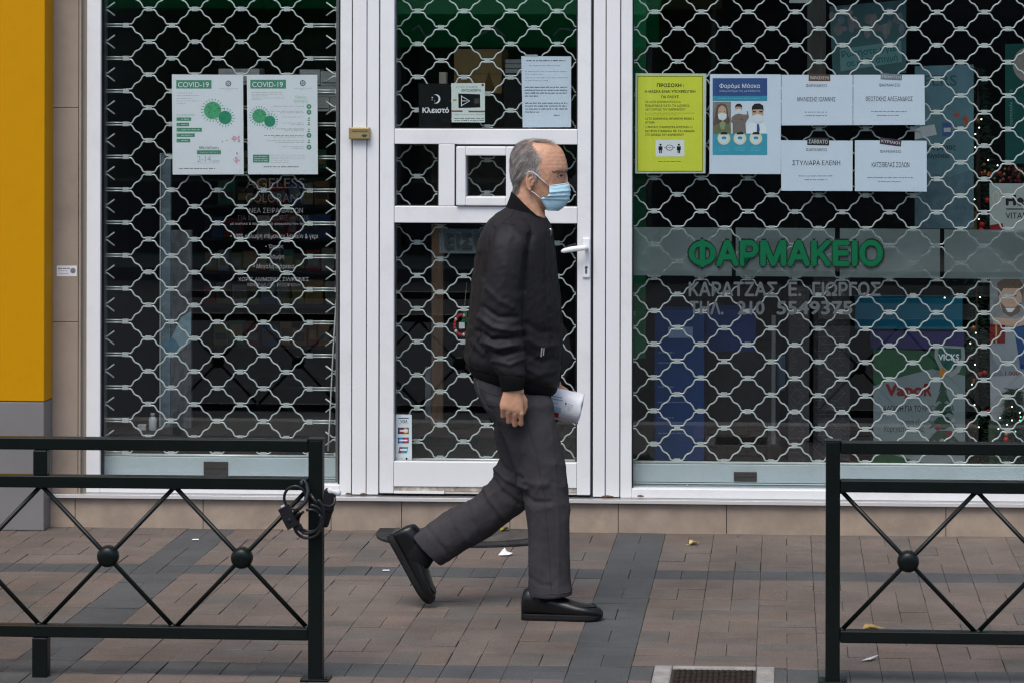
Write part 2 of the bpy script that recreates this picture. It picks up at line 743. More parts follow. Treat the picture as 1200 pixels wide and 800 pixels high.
DX0, DX1 = -.416, -.029                          # drain cover in the pavement
DY1 = -2.72
BR = brick_mat()
pavement('pavement', -7, 6, -3.55, -.06, BR, (DX0, DX1, DY1 - .40, DY1))
MORTAR = mat('sandy_joint_bed', (.052, .046, .041), .95, .3, 30)
MB().box(-7, 6, -3.55, .0, -.14, -.0065, MORTAR).build('pavement_bed', kind='structure')
ASPH = mat('asphalt', (.05, .05, .052), .9, .25, 40, .5, 200)
MB().box(-200, 200, -200, 200, -.3, -.145, mat('far_ground', (.09, .085, .08), .95, .2, 1)).build('ground', kind='structure')
MB().box(-60, 60, -15.6, -3.72, -.144, -.125, ASPH).build('road', kind='structure')
MB().box(-60, 60, -3.72, -3.553, -.144, .0, mat('kerb_stone', (.3, .29, .27), .8, .15, 12, .3, 80)).build('kerb', bevel=.012, kind='structure')
MB().box(-60, 60, -21, -15.6, -.144, .0, mat('pale_paving', (.09, .085, .08), .85, .15, 6)).build('opposite_pavement', kind='structure')
for nm, a, b in (('pavement_left', -60, -7), ('pavement_right', 6, 60)):
    MB().box(a, b, -3.55, 6, -.144, .0, mat('pale_paving', (.2, .185, .17), .85)).build('pavement_beyond', kind='structure')

# drain cover
CONC = mat('rough_concrete', (.26, .24, .225), .9, .35, 14, .9, 60)
t = thing('drain_cover', 'rusty brown drain cover in a pale concrete surround in the pavement', 'drain cover', ((DX0 + DX1) / 2, DY1 - .2, 0))
b = MB()
ix0, ix1, iy1 = DX0 + .058, DX1 - .058, DY1 - .03
b.box(DX0, ix0, DY1 - .4, DY1, -.05, .002, CONC)
b.box(ix1, DX1, DY1 - .4, DY1, -.05, .002, CONC)
b.box(ix0, ix1, iy1, DY1, -.05, .002, CONC)
b.box(ix0, ix1, DY1 - .4, iy1 - .34, -.05, .002, CONC)
b.build('concrete_surround', t, bevel=.006)
b = MB()
RUST = mat('rusty_iron', (.03, .022, .018), .85, .4, 25, .6, 120)
b.box(ix0 + .006, ix1 - .006, iy1 - .33, iy1 - .008, -.05, -.004, RUST)
for i in range(14):
    for j in range(14):
        x = ix0 + .02 + i * (ix1 - ix0 - .04) / 13
        y = iy1 - .03 - j * .021
        b.obox((x, y, -.0025), (.006, .006, 0), (-.0035, .0035, 0), (0, 0, .003), RUST)
b.build('iron_plate', t)

# ------------------------------------------------------------------ building shell
def slab(name, x0, x1, y0, y1, z0, z1, m):
    return MB().box(x0, x1, y0, y1, z0, z1, m).build(name, kind='structure')


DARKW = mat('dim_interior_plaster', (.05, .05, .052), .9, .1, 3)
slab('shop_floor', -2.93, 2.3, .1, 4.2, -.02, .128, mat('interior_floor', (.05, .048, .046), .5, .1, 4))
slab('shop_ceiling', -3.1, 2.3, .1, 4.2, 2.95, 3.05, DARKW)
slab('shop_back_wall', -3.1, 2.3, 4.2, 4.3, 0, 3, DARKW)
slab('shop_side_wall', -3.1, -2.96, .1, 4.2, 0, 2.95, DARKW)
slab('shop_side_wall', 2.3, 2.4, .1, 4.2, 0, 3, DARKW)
FAC = mat('facade_plaster', (.42, .38, .33), .85, .08, 3, .1, 60)
t = thing('upper_facade', 'plastered upper facade above the pharmacy windows', 'facade', (0, .1, 2.6))
MB().box(-9, 9, -.02, .3, 2.62, 9, FAC).build('wall', t)
MB().box(2.305, 9, -.02, .3, .0, 2.62, FAC).build('side_wall', t)
MB().box(-9, -3.13, .14, .3, .0, 2.62, FAC).build('side_wall', t)

# tiled riser with metal sill
TILE = mat('beige_stone_tile', (.32, .25, .19), .5, .26, 7, .05, 30, dirt=(.2, .15, .115), dirt_scale=8, dirt_amt=.5)
t = thing('doorstep', 'low beige tiled step along the foot of the shop windows', 'step', (-1, -.08, 0))
ZS = WZ(585.5, -.085)
js = [-60, 88, 238, 388, 470.6, 597.6, 724.5, 851.5, 980, 1108.5, 1236, 1363, 1490]
for a, c in zip(js[:-1], js[1:]):
    x0, x1 = WX(a, -.08, 603) + .0012, WX(c, -.08, 603) - .0012
    if x0 < -3.12:
        x0 = -3.4
    if x0 > 2.3:
        break
    b = MB().box(x0, min(x1, 2.3), -.08, -.02, -.01, ZS - .004, TILE)
    b.build('tile', t, bevel=.0015)
b = MB().box(-3.4, 2.3, -.066, .09, -.02, ZS - .008, GROOVE)
b.build('step_core', t)
SILL = mat('worn_metal_sill', (.40, .39, .38), .35, .1, 12, .1, 60, metal=.6, dirt=(.3, .27, .24), dirt_scale=9, dirt_amt=.4)
b = MB().box(-3.13, 2.3, -.098, .095, ZS, ZS + .007, SILL).box(-3.13, 2.3, -.102, -.0985, ZS - .007, ZS + .008, mat('sill_edge_highlight', (.66, .65, .64), .25, .05, 20, metal=.3))  # paler edge strip: the highlight along the sill is put into its colour
b.build('sill', t, bevel=.001)
ZSILL = ZS + .007

# stone pillar
STONE = mat('beige_pillar_stone', (.30, .24, .19), .6, .24, 5, .08, 40, dirt=(.22, .17, .14), dirt_scale=5, dirt_amt=.35)
STONEB = mat('weathered_stone_edge', (.24, .205, .165), .7, .2, 6, .2, 40, dirt=(.1, .085, .06), dirt_scale=6, dirt_amt=.6, stretch=(1, 1, .25))
t = thing('stone_pillar', 'beige stone clad pillar between yellow panel and window', 'pillar', (WX(78, -.05), 0, 0))
x0, x1 = WX(40, -.05), WX(91.5, -.05)
zz = [-.0, WZ(381, -.05), WZ(128, -.05), 2.62]
for a, c in zip(zz[:-1], zz[1:]):
    MB().box(x0, x1, -.05, .12, a + .001, c - .001, STONE).build('stone_slab', t, bevel=.0015)
b = MB().box(WX(91.9, -.06), WX(94.5, -.06), -.058, .12, 0.13, 2.62, STONE)
b.box(WX(94.5, -.04), WX(103.4, -.03), -.035, .12, 0.13, 2.62, STONEB)
b.build('moulding', t, bevel=.002)
b = MB()
ST = mat('label_white', (.7, .7, .72), .5)
b.rect(66.5, 311.5, 90, 324, -.0505, ST)
b.words(68, 82, 314, 1.6, -.0508, INK)
b.words(68, 80, 317.2, .7, -.0508, GREYINK)
b.rect(68, 320.5, 80, 321, -.0508, GREYINK)
b.disc(85.5, 317.5, 3.4, -.0508, GREYINK, 12)
b.text('@', 83, 315, 88, 320, -.0510, INK)
b = b.build('pillar_sticker')
tag(b, 'small white sticker with black print on the stone pillar', 'sticker')

# yellow panel with grey foot
YEL = mat('yellow_panel_paint', (.52, .245, .0), .55, .06, 4, .03, 25, spec=.12, dirt=(.30, .15, .0), dirt_scale=4, dirt_amt=.4)
GRYP = mat('grey_panel_paint', (.17, .163, .157), .55, .10, 4, .02, 30)
t = thing('wall_panel', 'tall yellow wall panel with a grey foot at the shop corner', 'panel', (-3.5, -.12, 0))
XR = WX(52, -.19)
b = MB().box(-6, XR, -.19, -.052, WZ(470, -.19, 20), 3.0, YEL)
b.build('yellow_face', t, bevel=.004)
MB().box(-6, XR - .001, -.188, -.052, .0, WZ(470.6, -.19, 20), GRYP).build('grey_foot', t, bevel=.004)

# ------------------------------------------------------------------ white frames
ZT = 2.6                                          # head of the openings


def stile(b, pa, pb, yf, z0, z1, m=WHITE, yb=.03, py=300):
    b.box(WX(pa, yf, py), WX(pb, yf, py), yf, yb, z0, z1, m)
    return b


t = thing('window_frame', 'white aluminium frame of the left window with its glass pane', 'window', (WX(258), 0, ZSILL))
b = MB()
zg = WZ(566, -.035, 258)
b.box(WX(104), WX(117.5, -.04), -.04, .03, ZSILL, ZT, WHITE)
b.build('frame_stile', t, bevel=.003)
b = MB().box(WX(398.3, -.04), WX(411.8, -.04), -.04, .03, ZSILL, ZT, WHITE)
b.build('frame_stile', t, bevel=.003)
MB().box(WX(117.5, -.04), WX(398.3, -.04), -.039, .03, ZSILL, zg, WHITE).build('bottom_rail', t, bevel=.003)
MB().box(WX(117.5, -.04), WX(398.3, -.04), -.039, .03, ZT - .06, ZT, WHITE).build('top_rail', t, bevel=.003)
b = MB().box(WX(117.5, -.02), WX(119.5, -.02), -.02, .02, zg, ZT - .06, GASKET).box(WX(396.6, -.02), WX(398.3, -.02), -.02, .02, zg, ZT - .06, GASKET)
b.build('gasket', t)
MB().box(WX(119.5), WX(396.6), -.003, .003, zg, ZT - .06, GLASS).build('glass_pane', t)

t = thing('window_frame', 'white aluminium frame of the wide right window with its pane', 'window', (WX(970), 0, ZSILL))
zg2 = WZ(574, -.035, 970)
XE = 2.29
MB().box(WX(727.3, -.04), WX(740.6, -.04), -.04, .03, ZSILL, ZT, WHITE).build('frame_stile', t, bevel=.003)
MB().box(XE - .05, XE, -.04, .03, ZSILL, ZT, WHITE).build('frame_stile', t, bevel=.003)
MB().box(WX(740.6, -.04), XE - .05, -.039, .03, ZSILL, zg2, WHITE).build('bottom_rail', t, bevel=.003)
MB().box(WX(740.6, -.04), XE - .05, -.039, .03, ZT - .06, ZT, WHITE).build('top_rail', t, bevel=.003)
b = MB().box(WX(740.6, -.02), WX(741.8, -.02), -.02, .02, zg2, ZT - .06, GASKET).box(XE - .054, XE - .05, -.02, .02, zg2, ZT - .06, GASKET)
b.build('gasket', t)
MB().box(WX(741.8), XE - .054, -.003, .003, zg2, ZT - .06, GLASS).build('glass_pane', t)

# posts between windows and door: three flat profiles each
t = thing('door_post', 'white ribbed post between left window and door carrying the alarm box', 'post', (WX(428), 0, ZSILL))
MB().box(WX(411.8, -.02), WX(444.2, -.02), -.02, .03, ZSILL, ZT, GROOVE).build('post_core', t)
for a, c, y in ((412.9, 429.0, -.047), (429.9, 443.6, -.043)):
    MB().box(WX(a, y), WX(c, y), y, -.021, ZSILL + .004, ZT, WHITE2).build('post_profile', t, bevel=.003)
t = thing('door_post', 'white ribbed post between the door and the wide right window', 'post', (WX(710), 0, ZSILL))
MB().box(WX(692.6, -.02), WX(727.3, -.02), -.02, .03, ZSILL, ZT, GROOVE).build('post_core', t)
for a, c, y in ((695.2, 709.2, -.045), (710.2, 726.2, -.047)):
    MB().box(WX(a, y), WX(c, y), y, -.021, ZSILL + .004, ZT, WHITE2).build('post_profile', t, bevel=.003)

CHIP = mat('rusty_chipped_paint', (.10, .065, .045), .9, .4, 60)
for nm, pts in (('chip', [(405, 577.6), (407, 576.6), (411, 577.2), (411.4, 579), (405, 579)]), ('chip', [(422.5, 577.6), (427, 576.8), (428.5, 578.2), (428.5, 579), (422, 579)]), ('chip', [(705.5, 580.6), (712, 579.6), (719, 580.8), (719, 582), (705, 582)]), ('chip', [(747, 580), (750, 579.2), (755, 580.4), (754, 581.6), (747, 581.6)])):
    tag(MB().poly(pts, -.0485, CHIP).build('paint_chip'), 'small rusty chip at the foot of the white frames', 'paint chip', 'rusty chips along the sill')
# alarm box
BRASS = mat('aged_brass_box', (.36, .27, .12), .45, .2, 20, .1, 60, metal=.5)
t = thing('alarm_box', 'small tarnished brass coloured alarm box on white post', 'alarm box', P(420, 157, -.05))
b = MB().box(WX(408.3, -.07), WX(433, -.07), -.072, -.047, WZ(163.5, -.06, 420), WZ(149.5, -.06, 420), BRASS)
b.build('case', t, bevel=.004)
b = MB().box(WX(412, -.0735), WX(431, -.0735), -.0745, -.072, WZ(154.5, -.073, 420), WZ(151, -.073, 420), mat('dull_brass', (.25, .19, .09), .5, metal=.5))
b.build('ridge', t, bevel=.001)
b = MB().sphere(P(427, 159, -.072), .011, .003, .006, mat('dark_badge', (.05, .06, .04), .5), 12, 6)
b.build('badge', t)

# ------------------------------------------------------------------ door
YD = -.052
t = thing('shop_door', 'white aluminium shop door with glass panes and small hatch', 'door', (WX(568), 0, ZSILL))
zb = WZ(578.5, YD, 568)
b = MB().box(WX(445, YD), WX(461.6, YD), YD, .02, zb, ZT, WHITE)
b.build('door_stile', t, bevel=.003)
b = MB().box(WX(676.4, YD), WX(692, YD), YD, .02, zb, ZT, WHITE)
b.build('door_stile', t, bevel=.003)
xl, xr = WX(461.9, YD), WX(676.1, YD)


def rail(py0, py1, name='door_rail'):
    return MB().box(xl, xr, YD + .001, .02, WZ(py1, YD, 568), WZ(py0, YD, 568), WHITE).build(name, t, bevel=.003)


rail(151.5, 169.5)
rail(242.3, 261.8)
rail(541, 570.5)
b = MB().box(xl, xr, YD + .006, .02, WZ(575.6, YD, 568), WZ(570.6, YD, 568), mat('peeling_wood_edge', (.30, .26, .21), .9, .5, 30, .8, 60, dirt=(.75, .74, .72), dirt_scale=18, dirt_amt=.9))
b.build('worn_strip', t)
b = MB().box(xl, WX(521, YD), YD + .001, .02, zb, WZ(575.6, YD, 568), WHITE).box(WX(521.5, YD), xr, YD + .008, .02, zb, WZ(575.6, YD, 568), mat('bare_grey_metal', (.5, .47, .43), .6, .2, 20))
b.build('kick_strip', t)


def pane(px0, py0, px1, py1, gask=True):
    x0, x1 = WX(px0), WX(px1)
    z0, z1 = WZ(py1, 0, 568), WZ(py0, 0, 568)
    MB().box(x0, x1, -.003, .003, z0, z1, GLASS).build('glass_pane', t)
    g = MB()
    k = .005
    x0, x1, z0, z1 = WX(px0, -.02), WX(px1, -.02), WZ(py1, -.02, 568), WZ(py0, -.02, 568)
    for q in ((x0, x0 + k, z0, z1), (x1 - k, x1, z0, z1), (x0 + k, x1 - k, z0, z0 + k), (x0 + k, x1 - k, z1 - k, z1)):
        g.box(q[0], q[1], -.018, -.006, q[2], q[3], GASKET)
    g.build('gasket', t)


pane(461.9, -110, 676.1, 151.5)
pane(461.9, 169.5, 513.6, 242.3)
pane(623, 169.5, 676.1, 242.3)
pane(461.9, 261.8, 676.1, 541)
b = MB().box(WX(513.6, YD), WX(532.4, YD), YD + .001, .02, WZ(242.3, YD, 568) + .0005, WZ(169.5, YD, 568) - .0005, WHITE)
b.build('mullion', t, bevel=.003)
b = MB().box(WX(606.5, YD), WX(623, YD), YD + .001, .02, WZ(242.3, YD, 568) + .0005, WZ(169.5, YD, 568) - .0005, WHITE)
b.build('mullion', t, bevel=.003)
MB().box(WX(532.4, -.03), WX(606.5, -.03), -.03, .02, WZ(242.3, -.03, 568) + .0005, WZ(240.6, -.03, 568), GROOVE).build('hatch_gap', t)
hf = MB()
ho = (534.3, 172.0, 603.8, 241.4)
hi = (545.4, 182.8, 592.6, 230.8)
yh = -.066
X0, X1, X2, X3 = WX(ho[0], yh), WX(hi[0], yh), WX(hi[2], yh), WX(ho[2], yh)
Z0, Z1, Z2, Z3 = WZ(ho[3], yh, 568), WZ(hi[3], yh, 568), WZ(hi[1], yh, 568), WZ(ho[1], yh, 568)
hf.box(X0, X1, yh, .01, Z0, Z3, WHITE).box(X2, X3, yh, .01, Z0, Z3, WHITE)
hf.box(X1, X2, yh, .01, Z0, Z1, WHITE).box(X1, X2, yh, .01, Z2, Z3, WHITE)
h = hf.build('hatch', t, bevel=.004)
g = MB()
for q in ((WX(532.4, -.04), WX(606.5, -.04), Z3 + .0008, WZ(169.5, YD, 568) - .001), (WX(532.4, -.04), X0 - .0008, Z0, Z3), (X3 + .0008, WX(606.5, -.04), Z0, Z3)):
    g.box(q[0], q[1], -.04, .01, q[2], q[3], GROOVE)
g.build('hatch_seal', h)
MB().box(X1, X2, -.003, .003, Z1, Z2, GLASS).build('hatch_pane', h)
# handle
HW = mat('white_plastic_handle', (.78, .78, .79), .3, .03, 10)
b = MB().box(WX(682.8, YD), WX(691.4, YD), YD - .009, YD, WZ(325.5, YD, 687), WZ(279, YD, 687), HW)
hp = b.build('handle_plate', t, bevel=.004)
b = MB()
c0, c1 = P(687.2, 291, YD - .01), P(687, 291, YD - .05)
b.tube([c0, c1], .0085, HW, 12)
b.tube([P(688.5, 290.4, YD - .05), P(684, 290.8, YD - .052), P(676, 291.5, YD - .053), P(668, 292.6, YD - .053), P(660, 294.4, YD - .051), P(657.4, 295.2, YD - .05)], [.0085, .0105, .0115, .0115, .0095, .003], HW, 14, flat=.75)
b.build('lever', hp)
b = MB().sphere(P(687, 313.3, YD - .0095), .0066, .0016, .0066, mat('steel_keyhole', (.3, .29, .28), .35, metal=.8), 16, 6)
b.box(P(685.9, 317, YD).x, P(688.2, 317, YD).x, YD - .0105, YD - .009, P(687, 320.5, YD).z, P(687, 314, YD).z, mat('steel_keyhole', (.3, .29, .28), .35))
b.sphere(P(687, 313.3, YD - .0112), .0022, .001, .0035, INK, 10, 6)
b.build('lock_cylinder', hp)

# ------------------------------------------------------------------ roller grilles inside the glass
STEEL = mat('galvanised_grille_steel', (.56, .59, .58), .36, .14, 25, .05, 90, metal=.25)
SLAT = mat('grey_shutter_slat', (.46, .53, .56), .4, .05, 4, .03, 40, metal=.15, dirt=(.3, .31, .31), dirt_scale=5, dirt_amt=.25)
RAILM = mat('dull_guide_rail', (.17, .175, .18), .5, .1, 9, metal=.4)
PROF = [(0, 0), (.0215, 0), (.0275, .0035), (.0375, .0215), (.0450, .0270), (.0560, .0310), (.0660, .0420), (.0715, .0555), (.0770, .0595), (.0985, .0595)]
HP = .0985                                        # half a wave
VR = .0697                                        # row pitch


def grille(name, label, x_node, z_top, z_bot, nl, nr, ybar, ends, bot=None):
    """x_node: a node of the even rows; nl, nr: half waves to the left and right"""
    t = thing(name, label, 'security grille', (x_node, .07, z_bot), 'roller grilles behind the shop glass')
    Y = ybar
    b = MB()
    nrow = int(round((z_top - z_bot) / VR))
    rr = random.Random(5)
    gap = .0045
    for r in range(nrow):
        zl = z_bot + r * VR                        # strand runs between row r and row r + 1
        pts = []
        dz = rr.gauss(0, .0010)
        jx = [rr.gauss(0, .0011) for _ in range(nl + nr + 2)]
        jz = [rr.gauss(0, .0011) for _ in range(nl + nr + 2)]
        for k in range(-nl, nr):
            xa = x_node + k * HP
            low = (k + r) % 2 == 0                 # even rows: nodes at even k
            for i, (dx, dy) in enumerate(PROF[:-1] if k < nr - 1 else PROF):
                if low:
                    z = zl + gap + dy
                else:
                    z = zl + gap + .0595 - dy
                e_ = dx / HP
                pts.append((xa + dx + jx[k + nl] * (1 - e_) + jx[k + nl + 1] * e_, Y, z + dz + jz[k + nl] * (1 - e_) + jz[k + nl + 1] * e_))
        b.tube(pts, .0037, STEEL, 6, flat=.8)
        for k in range(-nl, nr + 1):
            if (k + r) % 2 == 0:
                xn = x_node + k * HP
                b.box(xn - .0125, xn + .0125, Y - .0062, Y + .006, zl - .0098, zl + .0098, STEEL)
                b.box(xn - .0035, xn + .0035, Y - .0072, Y + .006, zl - .0085, zl + .0085, STEEL)
                if ends and k in (-nl, nr):
                    xe = ends[0] if k == -nl else ends[1]
                    for s in (-1, 1):
                        b.tube([(xn, Y, zl + s * .0052), (xe, Y, zl + s * .0052)], .0035, STEEL, 6)
                    b.box(xe - .008, xe + .008, Y - .006, Y + .006, zl - .0105, zl + .0105, STEEL)
            elif ends and k in (-nl, nr):
                xe = ends[0] if k == -nl else ends[1]
                d = 1 if k == -nl else -1
                for s in (-1, 1):
                    b.tube([(xe, Y, zl + s * .0045), (xe + d * .016, Y, zl + s * .006), (xe + d * .046, Y, zl + s * .028)], .0036, STEEL, 6)
                b.box(xe - .006, xe + .010, Y - .006, Y + .006, zl - .0105, zl + .0105, STEEL)
    b.build('lattice', t)
    if bot:
        xa, xb, zs, zf, slot = bot
        s = MB()
        h = zs - zf
        s.box(xa, xb, Y - .012, Y + .012, zf + h * .22, zs - .012, SLAT)
        s.box(xa, xb, Y - .016, Y + .012, zf + h * .215 - .008, zf + h * .215 - .002, SLAT)
        s.box(xa, xb, Y - .012, Y + .012, zf + .004, zf + h * .215 - .0095, SLAT)
        s.build('bottom_slat', t, bevel=.002)
        s = MB().tube([(xa, Y - .004, zs - .006), (xb, Y - .004, zs - .006)], .006, STEEL, 8)
        s.build('bottom_rod', t)
        if slot:
            x0, x1, z0, z1 = slot
            s = MB().box(x0, x1, Y - .0165, Y - .012, z0, z1, mat('dark_bronze_plate', (.035, .032, .03), .45, .2, 20))
            s.box(x0 + .004, x1 - .004, Y - .0175, Y - .0165, (z0 + z1) / 2 - .002, (z0 + z1) / 2 + .002, INK)
            s.build('lock_plate', t, bevel=.001)
        for i in range(4):
            x = xa + (xb - xa) * (.08 + .28 * i)
            MB().sphere((x, Y - .016, zf + h * .1), .006, .003, .004, STEEL, 8, 5).build('rivet', t)
    return t


YG = .062
zb1 = WZ(531.5, YG, 258)
xn1 = WX(201.2, YG, 300)
t = grille('roller_grille', 'wavy steel roller grille behind the left window glass', xn1, 2.55, zb1, 2, 6, YG, (WX(121.5, YG, 300), WX(394.5, YG, 300)),
           (WX(121, YG, 540), WX(395, YG, 540), zb1, WZ(563.5, YG, 258), (WX(239.5, YG, 540), WX(268, YG, 540), WZ(556.5, YG, 258), WZ(540, YG, 258))))
b = MB().box(WX(118, .04), WX(122.5, .04), YG - .03, YG + .03, ZSILL, 2.6, RAILM)
b.build('guide_rail', t)
b = MB().box(WX(393.8, .04), WX(398.5, .04), YG - .03, YG + .03, ZSILL, 2.6, RAILM)
b.build('guide_rail', t)
b = MB()
b.tube([P(397, 262, YG - .02), P(395.5, 330, YG - .02), P(391, 400, YG - .02), P(388.5, 450, YG - .02), P(386, 500, YG - .02), P(384.5, 528, YG - .02)], .0035, mat('grey_cable', (.5, .5, .5), .5), 6)
tag(b.build('cable'), 'thin grey cable hanging inside the left window beside the frame', 'cable')

zb2 = WZ(541, YG, 970)
xn2 = WX(794, YG, 300)
t = grille('roller_grille', 'wavy steel roller grille behind the wide right window', xn2, 2.55, zb2, 2, 27, YG, None,
           (WX(742, YG, 540), 2.22, zb2, WZ(572.5, YG, 970), (WX(860, YG, 550), WX(887, YG, 550), WZ(563, YG, 873), WZ(552, YG, 873))))
zb3 = WZ(536.5, YG, 568)
xn3 = WX(516.3, YG, 300)
t = grille('roller_grille', 'wavy steel roller grille behind the glass of the shop door', xn3, 2.55, zb3, 2, 7, YG, None,
           (WX(440, YG, 540), WX(715, YG, 540), zb3, zb3 - .10, None))

# ------------------------------------------------------------------ papers and lettering behind the glass
YP = .0068
LY = .0003


class Sheet:
    """a printed sheet: an Empty at its lower edge, the sheet and its printed parts as children"""

    def __init__(s, name, label, cat, quad, m, Y=YP, group=None, rough=None):
        s.Y = Y
        xs = [q[0] for q in quad]
        ys = [q[1] for q in quad]
        s.t = thing(name, label, cat, P(sum(xs) / len(xs), max(ys), Y), group)
        b = MB()
        f = [P(x, y, Y) for x, y in quad]
        k = [v + Vector((0, .0005, 0)) for v in f]
        n = len(f)
        b.add(f + k, [tuple(range(n)), tuple(range(2 * n - 1, n - 1, -1))] + [(i, i + n, (i + 1) % n + n, (i + 1) % n) for i in range(n)], m)
        b.build('sheet', s.t)
        s.parts = {}

    def y(s, layer):
        return s.Y - LY * layer

    def p(s, name):
        return s.parts.setdefault(name, MB())

    def done(s):
        for k, b in s.parts.items():
            if b.f:
                b.build(k, s.t)
        return s.t


def q(x0, y0, x1, y1, j=0.0):
    r = random.Random(int(x0 * 7 + y0))
    return [(x0 + r.uniform(-j, j), y0 + r.uniform(-j, j)), (x0 + r.uniform(-j, j), y1 + r.uniform(-j, j)), (x1 + r.uniform(-j, j), y1 + r.uniform(-j, j)), (x1 + r.uniform(-j, j), y0 + r.uniform(-j, j))]


# --- the two virus notices
def cv(ox, oy, sc):
    return lambda u, v: (ox + u / sc, oy + v / sc)


BANDG = mat('poster_green', (.06, .25, .15), .55, .05, 9)
VIR1 = mat('virus_green', (.07, .36, .17), .6, .25, 60)
VIR2 = mat('virus_dark_green', (.02, .25, .14), .6, .2, 60)
NAVY = mat('navy_ink', (.03, .05, .12), .6)
PINK = mat('pink_ink', (.62, .36, .44), .6, .2, 50)
BLUEG = mat('grey_blue_ink', (.30, .42, .50), .6)


def virus(S, c, r1, d, r2, sc):
    b = S.p('virus_picture')
    x, y = c
    b.disc(x, y, r1, S.y(2), VIR1, 32)
    b.disc(x + d[0], y + d[1], r2, S.y(3), VIR2, 32)
    rr = random.Random(2)
    for cx, cy, r, n, L in ((x, y, r1, 22, 2), (x + d[0], y + d[1], r2, 18, 3)):
        for k in range(n):
            a = 2 * PI * k / n + .1
            ca, sa = math.cos(a), math.sin(a)
            if L == 2 and math.hypot(cx + ca * (r + 3) - x - d[0], cy + sa * (r + 3) - y - d[1]) < r2 + 1:
                continue
            if L == 3 and math.hypot(cx + ca * (r + 3) - x, cy + sa * (r + 3) - y) < r1 + 1:
                continue
            b.poly([(cx + ca * r * .98 - sa * .22, cy + sa * r * .98 + ca * .22), (cx + ca * (r + 2.6) - sa * .22, cy + sa * (r + 2.6) + ca * .22), (cx + ca * (r + 2.6) + sa * .22, cy + sa * (r + 2.6) - ca * .22), (cx + ca * r * .98 + sa * .22, cy + sa * r * .98 - ca * .22)], S.y(1), VIR2)
            b.disc(cx + ca * (r + 3), cy + sa * (r + 3), .62, S.y(1), VIR2, 8)
        for k in range(9):
            a, rad = rr.uniform(0, 2 * PI), r * math.sqrt(rr.random()) * .82
            b.disc(cx + math.cos(a) * rad, cy + math.sin(a) * rad, r * .1, S.y(4), mat('virus_spot', (.03, .22, .10), .6), 8)


def emblem(S, x, y, r):
    b = S.p('emblem')
    b.disc(x, y, r, S.y(1), NAVY, 20)
    b.disc(x, y, r * .72, S.y(2), PAPER, 20)
    b.rect(x - r * .62, y - r * .2, x + r * .62, y + r * .2, S.y(3), NAVY)
    b.rect(x - r * .2, y - r * .62, x + r * .2, y + r * .62, S.y(3), NAVY)
    b.rect(x - r * .5, y - r * .06, x + r * .5, y + r * .06, S.y(4), PAPER)
    b.rect(x - r * .06, y - r * .5, x + r * .06, y + r * .5, S.y(4), PAPER)
    b.words(x - 10, x + 11, y + r + 2.2, .7, S.y(1), GREYINK)
    b.words(x - 3, x + 3, y + r + 4, .5, S.y(1), GREYINK)


c = cv(195, 75, 5.716)
S = Sheet('health_notice', 'white virus notice with green bars and pink stains, left of the pair', 'notice', [(201.4, 87.6), (202.3, 204.9), (285.6, 204.6), (284.9, 88.0)], PAPER, group='virus notices on the left window')
b = S.p('heading_band')
b.rect(*c(66, 110), *c(302, 167), S.y(1), BANDG)
S.p('heading').text('COVID-19', *c(78, 123), *c(284, 158), S.y(2), PAPER, bold=.008)
emblem(S, *c(415, 133), 3.4)
b = S.p('small_print')
for v, e in ((196, 172), (213, 215), (232, 168), (249, 222), (265, 130)):
    b.words(*[c(68, v)[0], c(e, v)[0]], c(0, v)[1] - .3, .75, S.y(1), GREYINK)
virus(S, c(310, 313), 58 / 5.716, (83 / 5.716, 47 / 5.716), 44 / 5.716, 1)
S.p('subheading').text('Συμπτώματα', *c(68, 334), *c(188, 354), S.y(1), mat('light_green_ink', (.25, .5, .32), .6))
b = S.p('symptom_bars')
for (v0, v1, e) in ((360, 383, 166), (396, 419, 152), (430, 455, 237), (467, 491, 190), (503, 527, 160)):
    b.rect(*c(68, v0), *c(e, v1), S.y(1), BANDG)
    b.disc(*c(80, (v0 + v1) / 2), 1.2, S.y(2), VIR1, 10)
    b.words(c(100, 0)[0], c(e - 10, 0)[0], c(0, (v0 + v1) / 2)[1] - .5, 1.0, S.y(2), PAPER)
b = S.p('spread_box')
b.text('Μετάδοση', *c(222, 551), *c(348, 579), S.y(1), INK)
b.rect(*c(205, 580), *c(365, 607), S.y(1), BANDG)
b.words(c(225, 0)[0], c(345, 0)[0], c(0, 590)[1], 1.1, S.y(2), mat('pale_green', (.3, .5, .38), .6))
b.text('2-14', *c(207, 617), *c(298, 657), S.y(1), BLUEG)
b.text('ημέρες', *c(305, 643), *c(358, 662), S.y(1), GREYINK)
b.rect(*c(205, 665), *c(355, 666.5), S.y(1), GREYINK)
b = S.p('footer')
b.words(c(85, 0)[0], c(327, 0)[0], c(0, 698)[1], 1.2, S.y(1), INK)
b = S.p('pink_stain')
rr = random.Random(4)
for k in range(26):
    if k < 12:
        x, y = c(rr.uniform(440, 492), rr.uniform(487, 528))
    else:
        a = rr.uniform(0, 2 * PI)
        x, y = c(465 + 24 * math.cos(a) * rr.random() + 6, 645 + 48 * math.sin(a) * rr.random())
    b.disc(x, y, rr.uniform(.5, 1.6), S.y(1) - .00001 * k, PINK, 9, ry=rr.uniform(.6, 2))
for u, v in ((405, 514), (375, 520), (458, 490), (460, 632)):
    b.disc(*c(u, v), .7, S.y(3), mat('dark_pink', (.3, .12, .2), .6), 8)
S.done()

